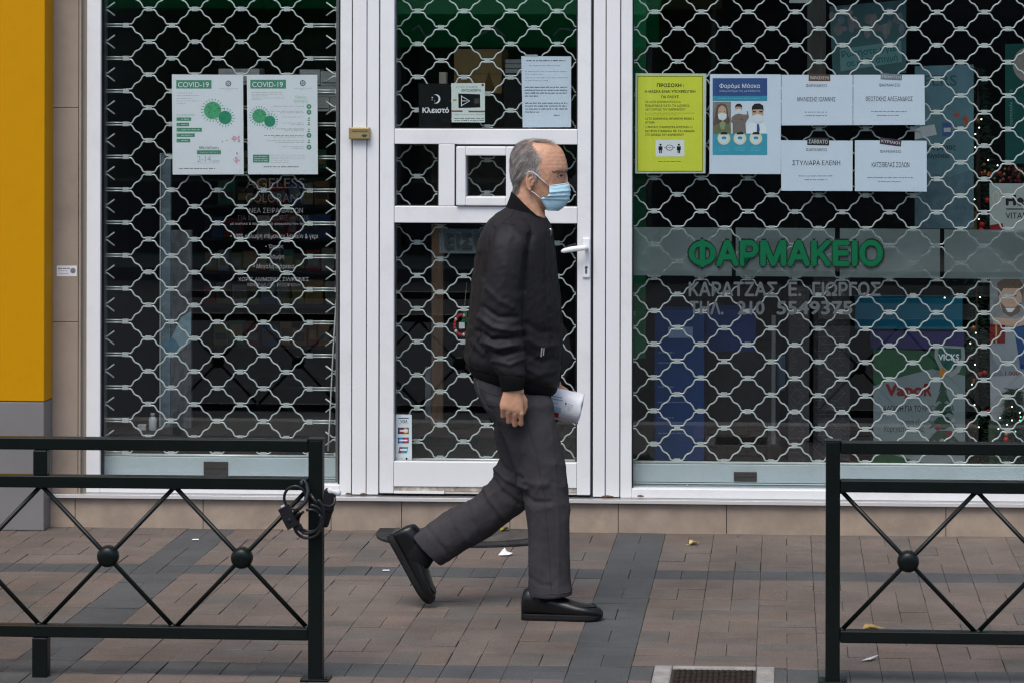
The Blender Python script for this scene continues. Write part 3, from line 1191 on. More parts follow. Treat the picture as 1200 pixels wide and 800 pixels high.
S = Sheet('health_notice', 'white virus notice with a column of green icons, right of the pair', 'notice', [(289.2, 88.0), (290.6, 204.6), (372.6, 204.6), (371.8, 88.0)], PAPER, group='virus notices on the left window')
S.p('heading_band').rect(*c(562, 108), *c(801, 167), S.y(1), BANDG)
S.p('heading').text('COVID-19', *c(575, 122), *c(780, 157), S.y(2), PAPER, bold=.008)
emblem(S, *c(913, 130), 3.4)
b = S.p('small_print')
for v, e in ((192, 783), (204, 783), (215, 680), (229, 798), (239, 640)):
    b.words(c(572, 0)[0], c(e, 0)[0], c(0, v)[1] - .3, .75, S.y(1), GREYINK)
b = S.p('subheading')
b.text('Οδηγίες', *c(862, 214), *c(940, 238), S.y(1), mat('light_green_ink', (.25, .5, .32), .6))
b.text('πρόληψης', *c(852, 240), *c(948, 264), S.y(1), mat('light_green_ink', (.25, .5, .32), .6))
virus(S, c(623, 350), 47 / 5.716, (69 / 5.716, 35 / 5.716), 37 / 5.716, 1)
b = S.p('advice_list')
for v, s0, h in ((285, 715, 0), (318, 700, 1), (357, 775, 0), (397, 775, 1), (437, 735, 1), (480, 655, 1), (516, 672, 1), (556, 775, 1)):
    b.words(c(s0, 0)[0], c(922, 0)[0], c(0, v)[1] - .4, .8, S.y(1), GREYINK if v not in (437, 480) else INK)
    if h:
        b.words(c(s0 + 60, 0)[0], c(922, 0)[0], c(0, v + 11)[1] - .4, .8, S.y(1), GREYINK)
b = S.p('icons')
for v, k in ((287, 1), (325, 1), (371, 0), (402, 0), (446, 0), (480, 1), (520, 0), (559, 1)):
    x, y = c(955, v)
    if k:
        b.disc(x, y, 2.9, S.y(1), BANDG, 16)
        b.disc(x, y, 1.3, S.y(2), mat('pale_green', (.3, .5, .38), .6), 8)
    else:
        b.disc(x, y - 1, 1.0, S.y(1), BANDG, 8)
        b.rect(x - 1.8, y + .8, x + 1.4, y + 1.9, S.y(1), BANDG)
b = S.p('phone_box')
b.rect(*c(580, 609), *c(690, 662), S.y(1), BANDG)
for v in (622, 637, 650):
    b.words(c(590, 0)[0], c(680, 0)[0], c(0, v)[1] - .5, .9, S.y(2), PAPER)
for v in (612, 625, 637, 650, 663):
    b.words(c(700, 0)[0], c(930 if v < 640 else 820, 0)[0], c(0, v)[1] - .3, .6, S.y(1), GREYINK)
S.p('footer').words(c(652, 0)[0], c(890, 0)[0], c(0, 687)[1], 1.1, S.y(1), INK)
S.done()

# --- yellow notice in a clear sleeve
YPAP = mat('yellow_paper', (.62, .66, .045), .5, .05, 6)
SLEEVE = mat('clear_sleeve_edge', (.50, .56, .53), .35, .08, 10)
S = Sheet('mask_rule_notice', 'bright yellow notice with black frame and two black figures', 'notice', [(744.8, 86.2), (744.2, 203.6), (826.6, 203.4), (827.8, 86.6)], SLEEVE)
S.p('yellow_page').poly([(746.6, 87.8), (746.2, 201.6), (824.2, 201.4), (825.2, 88.0)], S.y(1), YPAP)
b = S.p('black_frame')
x0, y0, x1, y1 = *c(540 * 0 + 69, 83), *c(505, 722)
dx = 735 - 195
x0, x1 = x0 + dx, x1 + dx
k = .55
for r_ in ((x0, y0, x1, y0 + k), (x0, y1 - k, x1, y1), (x0, y0 + k, x0 + k, y1 - k), (x1 - k, y0 + k, x1, y1 - k)):
    b.rect(*r_, S.y(2), INK)
cy_ = cv(735, 75, 5.716)
b = S.p('lettering')
for s_, a, e, v0, v1, bo in (('ΠΡΟΣΟΧΗ :', 198, 381, 132, 157, .03), ('Η ΜΑΣΚΑ ΕΙΝΑΙ ΥΠΟΧΡΕΩΤΙΚΗ', 120, 457, 177, 195, .02), ('ΓΙΑ ΟΛΟΥΣ', 228, 345, 213, 231, .02),
                             ('ΠΕΛΑΤΕΣ,ΦΑΡΜΑΚΟΠΟΙΟ και', 121, 360, 248, 265, 0), ('ΠΑΝΔΗΜΙΑΣ ΚΑΤΑ ΤΗ ΔΙΑΡΚΕΙΑ', 121, 418, 273, 290, 0), ('ΛΕΙΤΟΥΡΓΙΑΣ ΤΟΥ ΦΑΡΜΑΚΕΙΟΥ', 121, 390, 298, 315, 0),
                             ('1-ΣΤΟ ΦΑΡΜΑΚΕΙΟ ΜΠΑΙΝΟΥΝ ΜΟΝΟ 2', 121, 447, 360, 376, .01), ('ΑΤΟΜΑ', 121, 184, 386, 401, .01),
                             ('2. ΚΡΑΤΑΤΕ ΥΠΟΧΡΕΩΤΙΚΑ ΑΠΟΣΤΑΣΗ 1,5', 121, 437, 418, 434, .01), ('ΜΕΤΡΩΝ ΣΥΜΦΩΝΑ ΜΕ ΤΑ ΣΗΜΑΔΙΑ', 121, 452, 443, 459, .01), ('ΣΤΟ ΔΑΠΕΔΟ ΤΟΥ ΦΑΡΜΑΚΕΙΟΥ', 121, 380, 468, 484, .01)):
    b.text(s_, *cy_(a, v0), *cy_(e, v1), S.y(2), INK, bold=bo)
b.words(cy_(121, 0)[0], cy_(450, 0)[0], cy_(0, 329)[1], .6, S.y(2), INK)
b.words(cy_(121, 0)[0], cy_(340, 0)[0], cy_(0, 342)[1], .6, S.y(2), INK)
b.words(cy_(208, 0)[0], cy_(360, 0)[0], cy_(0, 652)[1], .8, S.y(2), INK)
b = S.p('figure_panel')
b.rect(*cy_(190, 511), *cy_(383, 621), S.y(2), PAPER)
for u in (223, 346):
    x, y = cy_(u, 543)
    b.disc(x, y, 1.25, S.y(3), INK, 14)
    b.poly([(x - 2.2, y + 1.8), (x + 2.2, y + 1.8), (x + 2.4, y + 6), (x + 1.6, y + 6), (x + 1.5, y + 10), (x + .3, y + 10), (x + .2, y + 6.4), (x - .2, y + 6.4), (x - .3, y + 10), (x - 1.5, y + 10), (x - 1.6, y + 6), (x - 2.4, y + 6)], S.y(3), INK)
x, y = cy_(284, 562)
b.disc(x, y, 4.4, S.y(3), INK, 24, ry=3.4)
b.disc(x, y, 3.7, S.y(4), PAPER, 24, ry=2.7)
b.rect(x - 2, y - .3, x + 2, y + .2, S.y(5), INK)
b.poly([(x - 6.3, y), (x - 4.9, y - .9), (x - 4.9, y + .9)], S.y(3), INK)
b.poly([(x + 6.3, y), (x + 4.9, y + .9), (x + 4.9, y - .9)], S.y(3), INK)
S.done()

# --- mask poster
S = Sheet('mask_poster', 'white poster with navy heading and three masked faces', 'poster', [(831.9, 87.2), (831.3, 204.0), (915.0, 204.4), (915.2, 87.6)], PAPERB)
m_ = cv(735, 75, 5.716)
PNAVY = mat('poster_navy', (.025, .07, .22), .5, .05, 9)
PTEAL = mat('poster_teal', (.04, .30, .42), .5, .15, 30)
PTEAL2 = mat('poster_dark_teal', (.03, .26, .40), .5, .05, 9)
S.p('heading_band').rect(*m_(572, 97), *m_(938, 216), S.y(1), PNAVY)
b = S.p('heading')
b.text('Φοράμε Μάσκα', *m_(618, 133), *m_(890, 170), S.y(2), PAPER, bold=.008)
b.text('σταματάμε τη μετάδοση', *m_(618, 176), *m_(890, 192), S.y(2), mat('pale_blue_ink', (.45, .55, .68), .6))
b = S.p('teal_band')
b.rect(*m_(572, 216), *m_(938, 250), S.y(1), PTEAL2)
b.words(m_(612, 0)[0], m_(890, 0)[0], m_(0, 229)[1], 1.1, S.y(2), mat('teal_tint', (.15, .5, .58), .6))
PSK = mat('print_skin', (.50, .33, .25), .6, .08, 60)
PHD = mat('print_hair', (.10, .065, .045), .6, .3, 90)
PBK = mat('print_black_hair', (.02, .02, .022), .6)
PMK = mat('print_mask', (.62, .68, .70), .6, .06, 60)
POL = mat('print_olive', (.13, .15, .07), .6, .2, 60)
PTE = mat('print_taupe', (.17, .14, .125), .6, .1, 60)
PBR = mat('print_backdrop', (.20, .185, .16), .6, .3, 50)


def pp(b, pts, L, m):
    b.poly([m_(*p_) for p_ in pts], S.y(L), m)


def pd(b, u, v, r1, r2, L, m, n=22):
    b.disc(*m_(u, v), r1 / 5.716, S.y(L), m, n, ry=r2 / 5.716)


b = S.p('woman_picture')
pp(b, [(573, 255), (695, 255), (695, 468), (573, 468)], 1, PBR)
pp(b, [(596, 300), (606, 275), (632, 266), (660, 275), (672, 305), (678, 350), (690, 380), (672, 430), (600, 440), (580, 430), (574, 400), (588, 350)], 2, PHD)
pd(b, 636, 322, 28, 42, 3, PSK)
pp(b, [(606, 338), (634, 328), (668, 338), (664, 366), (642, 382), (614, 372)], 4, PMK)
pp(b, [(574, 430), (600, 405), (640, 412), (680, 402), (696, 440), (696, 468), (574, 468)], 3, POL)
pp(b, [(616, 400), (640, 382), (660, 398), (650, 440), (630, 440)], 4, mat('print_green_scarf', (.25, .30, .17), .6))
pd(b, 622, 322, 4.5, 2.5, 4, PBK, 8)
pd(b, 652, 322, 4.5, 2.5, 4, PBK, 8)
b = S.p('boy_picture')
pp(b, [(695, 392), (700, 358), (724, 340), (748, 334), (776, 340), (804, 340), (800, 318), (808, 318), (816, 360), (800, 385), (792, 400), (796, 468), (706, 468), (706, 400)], 2, PTE)
pd(b, 747, 302, 22, 30, 3, PSK)
pp(b, [(724, 300), (724, 280), (738, 268), (758, 268), (770, 282), (770, 300), (762, 288), (732, 288)], 4, PBK)
pp(b, [(728, 308), (747, 303), (766, 308), (764, 324), (747, 334), (730, 324)], 4, PMK)
pd(b, 768, 372, 12, 9, 3, mat('print_rust', (.22, .08, .06), .6))
b = S.p('man_picture')
pp(b, [(796, 468), (800, 410), (830, 392), (872, 404), (912, 396), (930, 430), (934, 468)], 2, mat('print_shirt_white', (.70, .74, .78), .6))
pd(b, 874, 332, 38, 60, 3, PSK)
pp(b, [(834, 322), (836, 288), (854, 268), (886, 266), (910, 280), (915, 318), (906, 306), (842, 306)], 4, PBK)
pp(b, [(840, 316), (862, 318), (862, 326), (842, 326)], 5, PBK)
pp(b, [(884, 318), (908, 316), (906, 326), (884, 326)], 5, PBK)
pp(b, [(838, 350), (874, 336), (912, 350), (906, 384), (874, 400), (844, 384)], 5, PMK)
pp(b, [(868, 406), (882, 404), (888, 440), (884, 466), (868, 466)], 4, PNAVY)
b = S.p('lower_panel')
b.rect(*m_(572, 468), *m_(938, 611), S.y(2), PTEAL)
for u in (648, 755, 862):
    pd(b, u, 500, 43, 43, 3, mat('print_cream', (.68, .62, .40), .6))
    pd(b, u, 503, 30, 34, 4, PMK)
    pp(b, [(u - 24, 474), (u - 20, 460), (u + 14, 456), (u + 26, 466), (u + 22, 474)], 5, PBK)
    pp(b, [(u - 16, 492), (u, 486), (u + 18, 492), (u + 14, 506), (u - 12, 506)], 5, PTEAL2)
    for v in (560, 570, 580):
        b.words(m_(u - 34, 0)[0], m_(u + 34, 0)[0], m_(0, v)[1], .7, S.y(3), mat('teal_tint', (.15, .5, .58), .6))
S.done()

# --- four name cards
n_ = cv(905, 70, 5)
GRP = 'name cards of duty pharmacies'
BRT = mat('brown_tag', (.13, .055, .03), .5, .15, 60)
BLT = mat('slate_tag', (.17, .21, .25), .5, .15, 60)
BKT = mat('dark_tag', (.035, .033, .036), .5, .15, 60)
PRT = mat('dark_plum_tag', (.06, .035, .06), .5, .15, 60)
TAGW = mat('tag_lettering', (.5, .5, .5), .5)
cards = [
    ('top left name card with a brown Friday tag', (52, 90, 470, 385), (197, 144, 320, 163), 'ΜΗΛΙΩΣΗΣ ΙΩΑΝΝΗΣ', (148, 220, 370, 246), ((190, 328, 306), (190, 320, 327)), (213, 88, 340, 127), 'ΠΑΡΑΣΚΕΥΗ', BRT, .01),
    ('top right name card with a slate blue tag', (475, 90, 893, 385), (625, 141, 750, 160), 'ΘΕΟΤΟΚΗΣ ΑΛΕΞΑΝΔΡΟΣ', (547, 217, 823, 245), ((580, 788, 302), (615, 748, 325)), (635, 84, 760, 120), 'ΠΕΜΠΤΗ', BLT, .05),
    ('bottom left name card with a black Saturday tag', (52, 475, 470, 770), (197, 519, 320, 538), 'ΣΤΥΛΙΑΡΑ ΕΛΕΝΗ', (118, 592, 398, 620), ((155, 360, 680), (190, 323, 702)), (205, 459, 333, 503), 'ΣΑΒΒΑΤΟ', BKT, .02),
    ('bottom right name card with a tilted plum Sunday tag', (483, 475, 905, 773), (632, 530, 755, 548), 'ΚΑΤΣΙΒΕΛΑΣ ΣΟΛΩΝ', (583, 602, 803, 632), ((557, 825, 690), (622, 755, 713)), (631, 464, 756, 503), 'ΚΥΡΙΑΚΗ', PRT, .13),
]
for i, (lab, r_, f_, nm, nb, ls, tg, tt, tm, rot) in enumerate(cards):
    x0, y0 = n_(r_[0], r_[1])
    x1, y1 = n_(r_[2], r_[3])
    S = Sheet('name_card', lab, 'name card', q(x0, y0, x1, y1, .35), PAPERB, group=GRP)
    b = S.p('lettering')
    b.text('ΦΑΡΜΑΚΕΙΟ', *n_(f_[0], f_[1]), *n_(f_[2], f_[3]), S.y(1), INK)
    b.text(nm, *n_(nb[0], nb[1]), *n_(nb[2], nb[3]), S.y(1), INK, bold=.004)
    for a, e, v in ls:
        b.words(n_(a, 0)[0], n_(e, 0)[0], n_(0, v)[1], 1.0, S.y(1), INK)
    a, v0, e, v1 = tg
    cx, cy = (a + e) / 2, (v0 + v1) / 2
    pts = []
    for sx, sy in ((-1, -1), (-1, 1), (1, 1), (1, -1)):
        ddx, ddy = sx * (e - a) / 2, sy * (v1 - v0) / 2
        pts.append(n_(cx + ddx * math.cos(rot) - ddy * math.sin(rot), cy + ddx * math.sin(rot) + ddy * math.cos(rot)))
    S.p('day_tag').poly(pts, S.y(2), tm)
    S.p('day_tag').text(tt, *n_(a + 8, v0 + 11), *n_(e - 8, v1 - 10), S.y(3), TAGW, bold=.02, rot=rot)
    S.done()

# --- papers on the door
d_ = cv(480, 50, 6)
SIGNB = mat('black_sign_card', (.007, .007, .008), .35, .1, 8)
S = Sheet('closed_sign', 'black card with white moon hanging in the door glass', 'sign', [d_(62, 290), d_(66, 600), d_(290, 600), d_(290, 290)], SIGNB)
b = S.p('lettering')
b.text('Κλειστό', *d_(90, 456), *d_(277, 497), S.y(1), PAPER, bold=.035)
b = S.p('moon')
x, y = d_(186, 398)
n = 26
pts = [(x + 5.0 * math.cos(a), y + 5.4 * math.sin(a)) for a in [(-120 + 240 * k / n) * PI / 180 for k in range(n + 1)]]
pts2 = [(x - 1.6 + 4.5 * math.cos(a), y + 4.7 * math.sin(a)) for a in [(105 - 210 * k / n) * PI / 180 for k in range(n + 1)]]
vs = [P(px, py, S.y(1)) for px, py in pts + pts2[::-1]]
m0 = len(pts)
b.add(vs, [(i + 1, i, m0 + i, m0 + i + 1) if True else 0 for i in range(n)], PAPER)
for u, v, r in ((160, 388, .8), (158, 404, .6), (176, 412, .5)):
    b.disc(*d_(u, v), r, S.y(1), PAPER, 8)
S.done()
S = Sheet('camera_sign', 'pale card with a dark camera picture and red line on the door', 'sign', [d_(293, 287), d_(296, 562), d_(529, 563), d_(530, 287)], mat('pale_card', (.60, .67, .64), .5, .04, 6))
b = S.p('lettering')
b.text('ΑΥΤΟΣ Ο ΧΩΡΟΣ', *d_(325, 308), *d_(478, 322), S.y(1), GREYINK)
b.text('ΒΙΝΤΕΟΣΚΟΠΕΙΤΑΙ', *d_(366, 329), *d_(500, 346), S.y(1), INK, bold=.01)
b.disc(*d_(514, 300), 1.5, S.y(1), mat('dark_red_dot', (.18, .03, .03), .5), 12)
for v in (507, 535, 549):
    b.words(d_(315, 0)[0], d_(525, 0)[0], d_(0, v)[1] - .6, 1.1, S.y(1), GREYINK if v < 530 else INK)
b = S.p('camera_picture')
b.poly([d_(342, 360), d_(344, 462), d_(497, 458), d_(495, 365)], S.y(1), SIGNB)
for (u0, v0, u1, v1) in ((362, 378, 425, 412), (362, 412, 425, 412), (362, 446, 425, 412)):
    x, y = d_(u0, v0)
    x2, y2 = d_(u1, v1)
    L_ = math.hypot(x2 - x, y2 - y)
    nx, ny = -(y2 - y) / L_ * .45, (x2 - x) / L_ * .45
    b.poly([(x + nx, y + ny), (x - nx, y - ny), (x2 - nx * .4, y2 - ny * .4), (x2 + nx * .4, y2 + ny * .4)], S.y(2), PAPER)
b.rect(*d_(362, 374), *d_(367, 450), S.y(3), PAPER)
b.rect(*d_(306, 400), *d_(330, 412), S.y(1), mat('gold_print', (.4, .3, .06), .5))
b.rect(*d_(455, 395), *d_(492, 430), S.y(2), mat('dark_grey_print', (.06, .05, .05), .5))
b = S.p('red_line')
b.rect(*d_(296, 478), *d_(372, 490), S.y(1), mat('red_print', (.28, .07, .06), .5))
b.rect(*d_(414, 480), *d_(529, 492), S.y(1), mat('red_print', (.28, .07, .06), .5))
S.done()
S = Sheet('typed_letter', 'large white typed letter taped in the door glass', 'letter', [d_(785, 97), d_(795, 598), d_(1135, 596), d_(1136, 99)], PAPERB)
b = S.p('typed_text')
for v, a, e, bo in ((128, 820, 1098, 1), (165, 840, 1060, 0), (206, 812, 1110, 0), (225, 812, 945, 0), (250, 812, 1110, 0), (270, 812, 975, 0), (315, 810, 1108, 1), (336, 810, 1108, 1), (356, 810, 1108, 1), (377, 810, 910, 1), (427, 812, 1110, 1), (447, 812, 1108, 1), (468, 812, 1110, 1), (489, 812, 910, 1), (512, 1015, 1055, 1)):
    b.words(d_(a, 0)[0], d_(e, 0)[0], d_(0, v)[1] - .7, 1.5 if bo else 1.0, S.y(1), INK if bo else GREYINK)
S.p('adhesive_tape').rect(*d_(810, 86), *d_(900, 100), S.y(2), mat('pale_tape', (.35, .38, .36), .4))
S.done()
# card sticker
S = Sheet('payment_sticker', 'narrow pale sticker with coloured payment card marks low on door', 'sticker', q(462.9, 485.2, 482.7, 540, .2), mat('pale_sticker', (.55, .63, .64), .45, .04, 6), Y=-.0036)
b = S.p('card_marks')
Ys = S.y(1)
b.rect(467, 488.9, 479, 490, Ys, NAVY)
b.text('VISA', 468.8, 491.4, 477.4, 494.8, Ys, NAVY, bold=.02, shear=.15)
b.rect(467, 495.5, 479, 496.2, Ys, mat('ochre_print', (.5, .42, .1), .5))
DR, DBL, OR = mat('card_maroon', (.22, .03, .05), .5), mat('card_navy', (.02, .03, .12), .5), mat('card_orange', (.65, .40, .12), .5)
b.rect(466.2, 500.4, 479, 508, Ys, DBL)
b.disc(470.2, 504.2, 3.1, S.y(2), DR, 18)
b.disc(475.4, 504.2, 3.1, S.y(3), OR, 18)
b.rect(468.5, 503.4, 477.5, 505, S.y(4), PAPER)
b.rect(466.2, 512, 479, 518.8, Ys, DBL)
b.disc(469.8, 515.4, 3.0, S.y(2), mat('card_blue', (.04, .25, .55), .5), 18)
b.disc(475.6, 515.4, 3.0, S.y(3), mat('card_red', (.5, .03, .04), .5), 18)
b.rect(468.2, 514.6, 477.4, 516.2, S.y(4), PAPER)
b.poly([(468, 523.2), (478.4, 523.2), (477, 530.5), (466.6, 530.5)], Ys, mat('card_teal', (.05, .22, .28), .5))
b.poly([(468, 523.2), (471.6, 523.2), (470.2, 530.5), (466.6, 530.5)], S.y(2), DR)
b.rect(468.5, 525.4, 477, 527.4, S.y(3), PAPER)
b.words(464.5, 472, 536.4, .6, Ys, GREYINK)
b.disc(476.4, 536.8, 1.3, Ys, INK, 10)
S.done()

# --- frosted films and stuck-on letters (the film is on the inner face, the letters on the outer face)
FILM = film_mat('frosted_film', (.16, .20, .205), .6, .35)
t = thing('frosted_band', 'frosted grey film strips across the right window carrying large green letters', 'window film', P(970, 327, .0045))
for a, e, v0, v1, w0, w1 in ((742, 857.5, 266.4, 322.8, 267, 323.6), (862.2, 978.5, 267, 323.6, 267.8, 324.6), (984.2, 1101.5, 267.8, 325.2, 268.8, 326.2), (1106.6, 1290, 269, 326.4, 270.4, 328)):
    MB().poly([(a, v0), (a, v1), (e, w1), (e, w0)], .0045, FILM).build('film_strip', t)
GLET = mat('green_vinyl', (.0015, .108, .042), .6, .05, 20, spec=.15)
BOUT = mat('dark_green_outline', (.002, .014, .008), .6)
b = MB().text('ΦΑΡΜΑΚΕΙΟ', 805.4, 278.6, 1036.4, 315.0, -.0034, BOUT, bold=.075)
b.text('ΦΑΡΜΑΚΕΙΟ', 807.2, 280.6, 1034.6, 313.2, -.0038, GLET, bold=.042)
b.build('green_lettering', t)
LGR = mat('grey_letter_vinyl', (.075, .09, .094), .6, .1, 20)
b = MB()
for s_, a, e in (('ΚΑΡΑΤΖΑΣ', 807, 911), ('Ε.', 924, 939), ('ΓΙΩΡΓΟΣ', 952, 1032)):
    b.text(s_, a, 330.4, e, 347.5, -.0034, LGR, bold=.03)
for s_, a, e in (('ΤΗΛ.', 808, 848), ('210', 864, 896), ('5549375', 910, 999)):
    b.text(s_, a, 352.8, e, 369.0, -.0034, LGR, bold=.03)
tag(b.build('window_lettering'), 'grey owner name and telephone lettering on right glass below the green letters', 'window lettering')
LWH = film_mat('faint_white_letter_film', (.5, .5, .5), .07, 0)
LWH2 = film_mat('white_letter_film', (.6, .6, .6), .11, 0)
b = MB()
for s_, a, v0, e, v1, m, bo in (('AGELESS', 288, 209, 357, 221, LWH, 0), ('COLORANT', 288, 227, 357, 237.6, LWH, 0), ('ΝΕΑ ΣΕΙΡΑ ΒΑΦΩΝ', 292, 243.6, 355, 250, LWH, .012), ('ΓΙΑ ΜΑΛΛΙΑ ΧΩΡΙΣ ΗΛΙΚΙΑ', 279, 252.2, 362, 258.8, LWH, 0),
                                ('με κουτικά & περιποιητική φόρμουλα του άνθους', 270, 260.6, 366, 264.6, LWH2, .01), ('• 100% κάλυψη επίμονων λευκών & γκρι', 270, 273.6, 373, 281.2, LWH2, .01), ('• Όγκος', 311, 286.6, 332, 292.2, LWH2, .01), ('• Λάμψη', 312, 298, 333, 304.6, LWH2, .01),
                                ('• Μεγάλη διάρκεια', 297, 309, 345, 316.4, LWH2, .01), ('ΧΩΡΙΣ ΑΜΜΩΝΙΑ, ΣΙΛΙΚΟΝΕΣ', 279, 325, 362, 330.4, LWH2, .008), ('ΜΙΝΕΡΑΛ ΟΙΛ, ΡΕΖΟΡΚΙΝΗ', 290, 331.8, 352, 336.6, LWH, .008)):
    b.text(s_, a, v0, e, v1, -.0034, m, bold=bo)
tag(b.build('window_lettering'), 'faint white hair dye advertising text on left glass below the virus notices', 'window lettering')
b = MB()
S = Sheet('entrance_sign', 'grey translucent entrance film on the door glass behind the man', 'sign', [(514.8, 268.2), (514.8, 297), (622, 298), (622, 268.6)], film_mat('grey_sign_film', (.11, .135, .145), .6, .0), Y=.0045)
S.Y = -.0034
S.p('lettering').text('ΕΙΣΟΔΟΣ', 521.5, 273.2, 617, 291.4, -.0038, mat('dark_letter', (.012, .018, .02), .5), bold=.035)
S.done()

# ------------------------------------------------------------------ inside the shop
_mat = mat


def mat(*a, **k):                               # matt goods and prints
    k.setdefault('spec', .12)
    return _mat(*a, **k)


def pbox(name, label, cat, px0, py0, px1, py1, Y, depth, m, group=None, art=None, bevel=.002):
    """upright box whose front face covers the given photo area at depth Y"""
    x0, x1 = P(px0, (py0 + py1) / 2, Y).x, P(px1, (py0 + py1) / 2, Y).x
    z0, z1 = P((px0 + px1) / 2, py1, Y).z, P((px0 + px1) / 2, py0, Y).z
    t = thing(name, label, cat, ((x0 + x1) / 2, Y + depth / 2, z0), group)
    MB().box(x0, x1, Y, Y + depth, z0, z1, m).build('body', t, bevel=bevel)
    if art:
        art(t)
    return t


# weathered display board
m_board = mat('blue_grey_weathered_board', (.13, .18, .22), .6, .45, 9, .8, 30, stretch=(1, 1, 2.5), dirt=(.30, .38, .42), dirt_scale=3.5, dirt_amt=.7)
m_board2 = mat('dark_weathered_board', (.10, .105, .12), .7, .5, 14, .9, 40, stretch=(2, 1, 1), dirt=(.02, .02, .022), dirt_scale=5, dirt_amt=.7)
YB = .42
t = thing('display_board', 'tall narrow weathered blue grey display board standing behind left grille', 'display board', P(206, 525, YB))
x0, x1, xm = WX(189, YB), WX(224.5, YB), WX(200, YB)
MB().box(x0, xm - .0005, YB, YB + .03, .13, WZ(180, YB, 206), m_board).build('blue_strip', t, bevel=.002)
b = MB()
b.box(xm + .0005, x1, YB + .002, YB + .03, .13, WZ(375, YB, 206) - .001, m_board2)
b.box(xm + .0005, x1, YB + .001, YB + .03, WZ(375, YB, 206) + .001, WZ(270, YB, 206), m_board2)
b.build('dark_panel', t, bevel=.002)
b = MB().poly([(201, 420), (224, 400), (224, 365), (212, 372), (201, 395)], YB - .001, mat('pale_blue_print', (.22, .32, .38), .5, .35, 20))
b.poly([(190, 402), (203, 396), (211, 406), (202, 416), (190, 410)], YB - .0015, mat('blue_print', (.10, .20, .28), .5, .3, 20))
b.build('picture', t)
MB().box(WX(187, YB), WX(188.6, YB), YB, YB + .03, .13, WZ(180, YB, 206), mat('board_edge', (.4, .42, .42), .5)).build('edge_trim', t)

# shelves with product boxes
YS = 2.5
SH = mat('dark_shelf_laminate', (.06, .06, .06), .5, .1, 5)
xs0, xs1 = WX(229, YS), WX(396, YS)
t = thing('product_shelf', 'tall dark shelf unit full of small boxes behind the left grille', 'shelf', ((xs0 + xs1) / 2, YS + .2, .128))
rows = [WZ(v, YS, 300) for v in (505, 452, 405, 357, 318, 279, 240, 198, 150)]
for z in rows:
    MB().box(xs0, xs1, YS, YS + .4, z - .016, z, SH).build('shelf_board', t, bevel=.001)
MB().box(xs0 - .02, xs0, YS - .01, YS + .4, .128, 2.1, SH).build('side_panel', t)
MB().box(xs1, xs1 + .02, YS - .01, YS + .4, .128, 2.1, SH).build('side_panel', t)
MB().box(xs0, xs1, YS + .4, YS + .42, .128, 2.1, SH).build('back_panel', t)
rr = random.Random(11)
PCOL = [mat('box_' + n, c_, .5, .1, 30) for n, c_ in (('red', (.34, .05, .04)), ('orange', (.42, .2, .06)), ('olive', (.22, .23, .08)), ('blue', (.07, .13, .28)), ('white', (.45, .45, .45)), ('brown', (.12, .07, .05)), ('green', (.08, .25, .13)), ('cream', (.42, .37, .26)))]
LABM = [mat('lbl_a', (.3, .28, .25), .5, .3, 40), mat('lbl_b', (.12, .1, .1), .5, .3, 40), mat('lbl_c', (.4, .3, .1), .5, .3, 40)]
for ri, z in enumerate(rows[2:8]):
    x = xs0 + .01
    while x < xs1 - .05:
        wd = rr.uniform(.055, .10)
        h = rr.uniform(.085, .13)
        if x + wd > xs1:
            break
        if rr.random() < .88:
            bb = thing('product_box', 'small coloured product box among many on the dim shelf', 'box', (x + wd / 2, YS + .08, z), 'small product boxes on the dim shelf')
            y0 = YS + rr.uniform(.015, .05)
            MB().box(x, x + wd - .004, y0, y0 + .07, z, z + h, rr.choice(PCOL)).build('carton', bb)
            MB().box(x + .008, x + wd - .012, y0 - .0006, y0, z + h * .25, z + h * rr.uniform(.5, .85), rr.choice(LABM)).build('label_print', bb)
        x += wd + rr.uniform(0, .006)

# grey boxed goods high behind the notices
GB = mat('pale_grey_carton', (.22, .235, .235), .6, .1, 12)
for i, (a, v0, e, v1) in enumerate(((256, 81, 280, 100), (280.5, 81, 304, 100), (351, 82, 375, 100), (375.5, 84, 398, 101), (371, 101.5, 398, 114), (371, 114.5, 386, 131), (386.5, 114.5, 399, 131))):
    lab = ['leftmost of the pale cartons peeping over the left virus notice', 'pale carton peeping over the gap between both virus notices', 'pale carton peeping over the right virus notice', 'pale carton at the top of the stack right of the virus notices', 'middle pale carton of the stack right of the virus notices',
           'left one of the two lowest cartons right of the virus notices', 'right one of the two lowest cartons right of the virus notices'][i]

    def art(t, a=a, v0=v0, e=e, v1=v1):
        b = MB()
        b.words(a + 2, e - 3, v0 + 3, 1.0, .199, GREYINK)
        b.rect(a + 1.5, v1 - 4, e - 1.5, v1 - 3.2, .199, INK)
        b.build('carton_print', t)
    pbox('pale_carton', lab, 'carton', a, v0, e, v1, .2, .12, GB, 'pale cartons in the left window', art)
# bottle and little boxes on the window floor
WB = mat('white_plastic_bottle', (.5, .52, .53), .4, .05, 20)
YQ = .3
c_ = P(179, 504, YQ)
t = thing('bottle', 'small white plastic bottle at the foot of the blue board', 'bottle', c_)
b = MB().rings([[(c_.x + r_ * math.cos(2 * PI * k / 16), YQ + r_ * math.sin(2 * PI * k / 16), c_.z + z) for k in range(16)] for r_, z in ((.016, 0), (.0175, .004), (.0175, .05), (.012, .058), (.009, .06))], WB)
b.build('flask', t)
b = MB().rings([[(c_.x + r_ * math.cos(2 * PI * k / 16), YQ + r_ * math.sin(2 * PI * k / 16), c_.z + z) for k in range(16)] for r_, z in ((.010, .0605), (.010, .074), (.008, .076))], mat('bottle_cap', (.35, .37, .38), .4))
b.build('cap', t)
pbox('small_carton', 'tiny white carton lying beside the white bottle', 'carton', 161, 497, 171, 504, YQ, .03, WB)
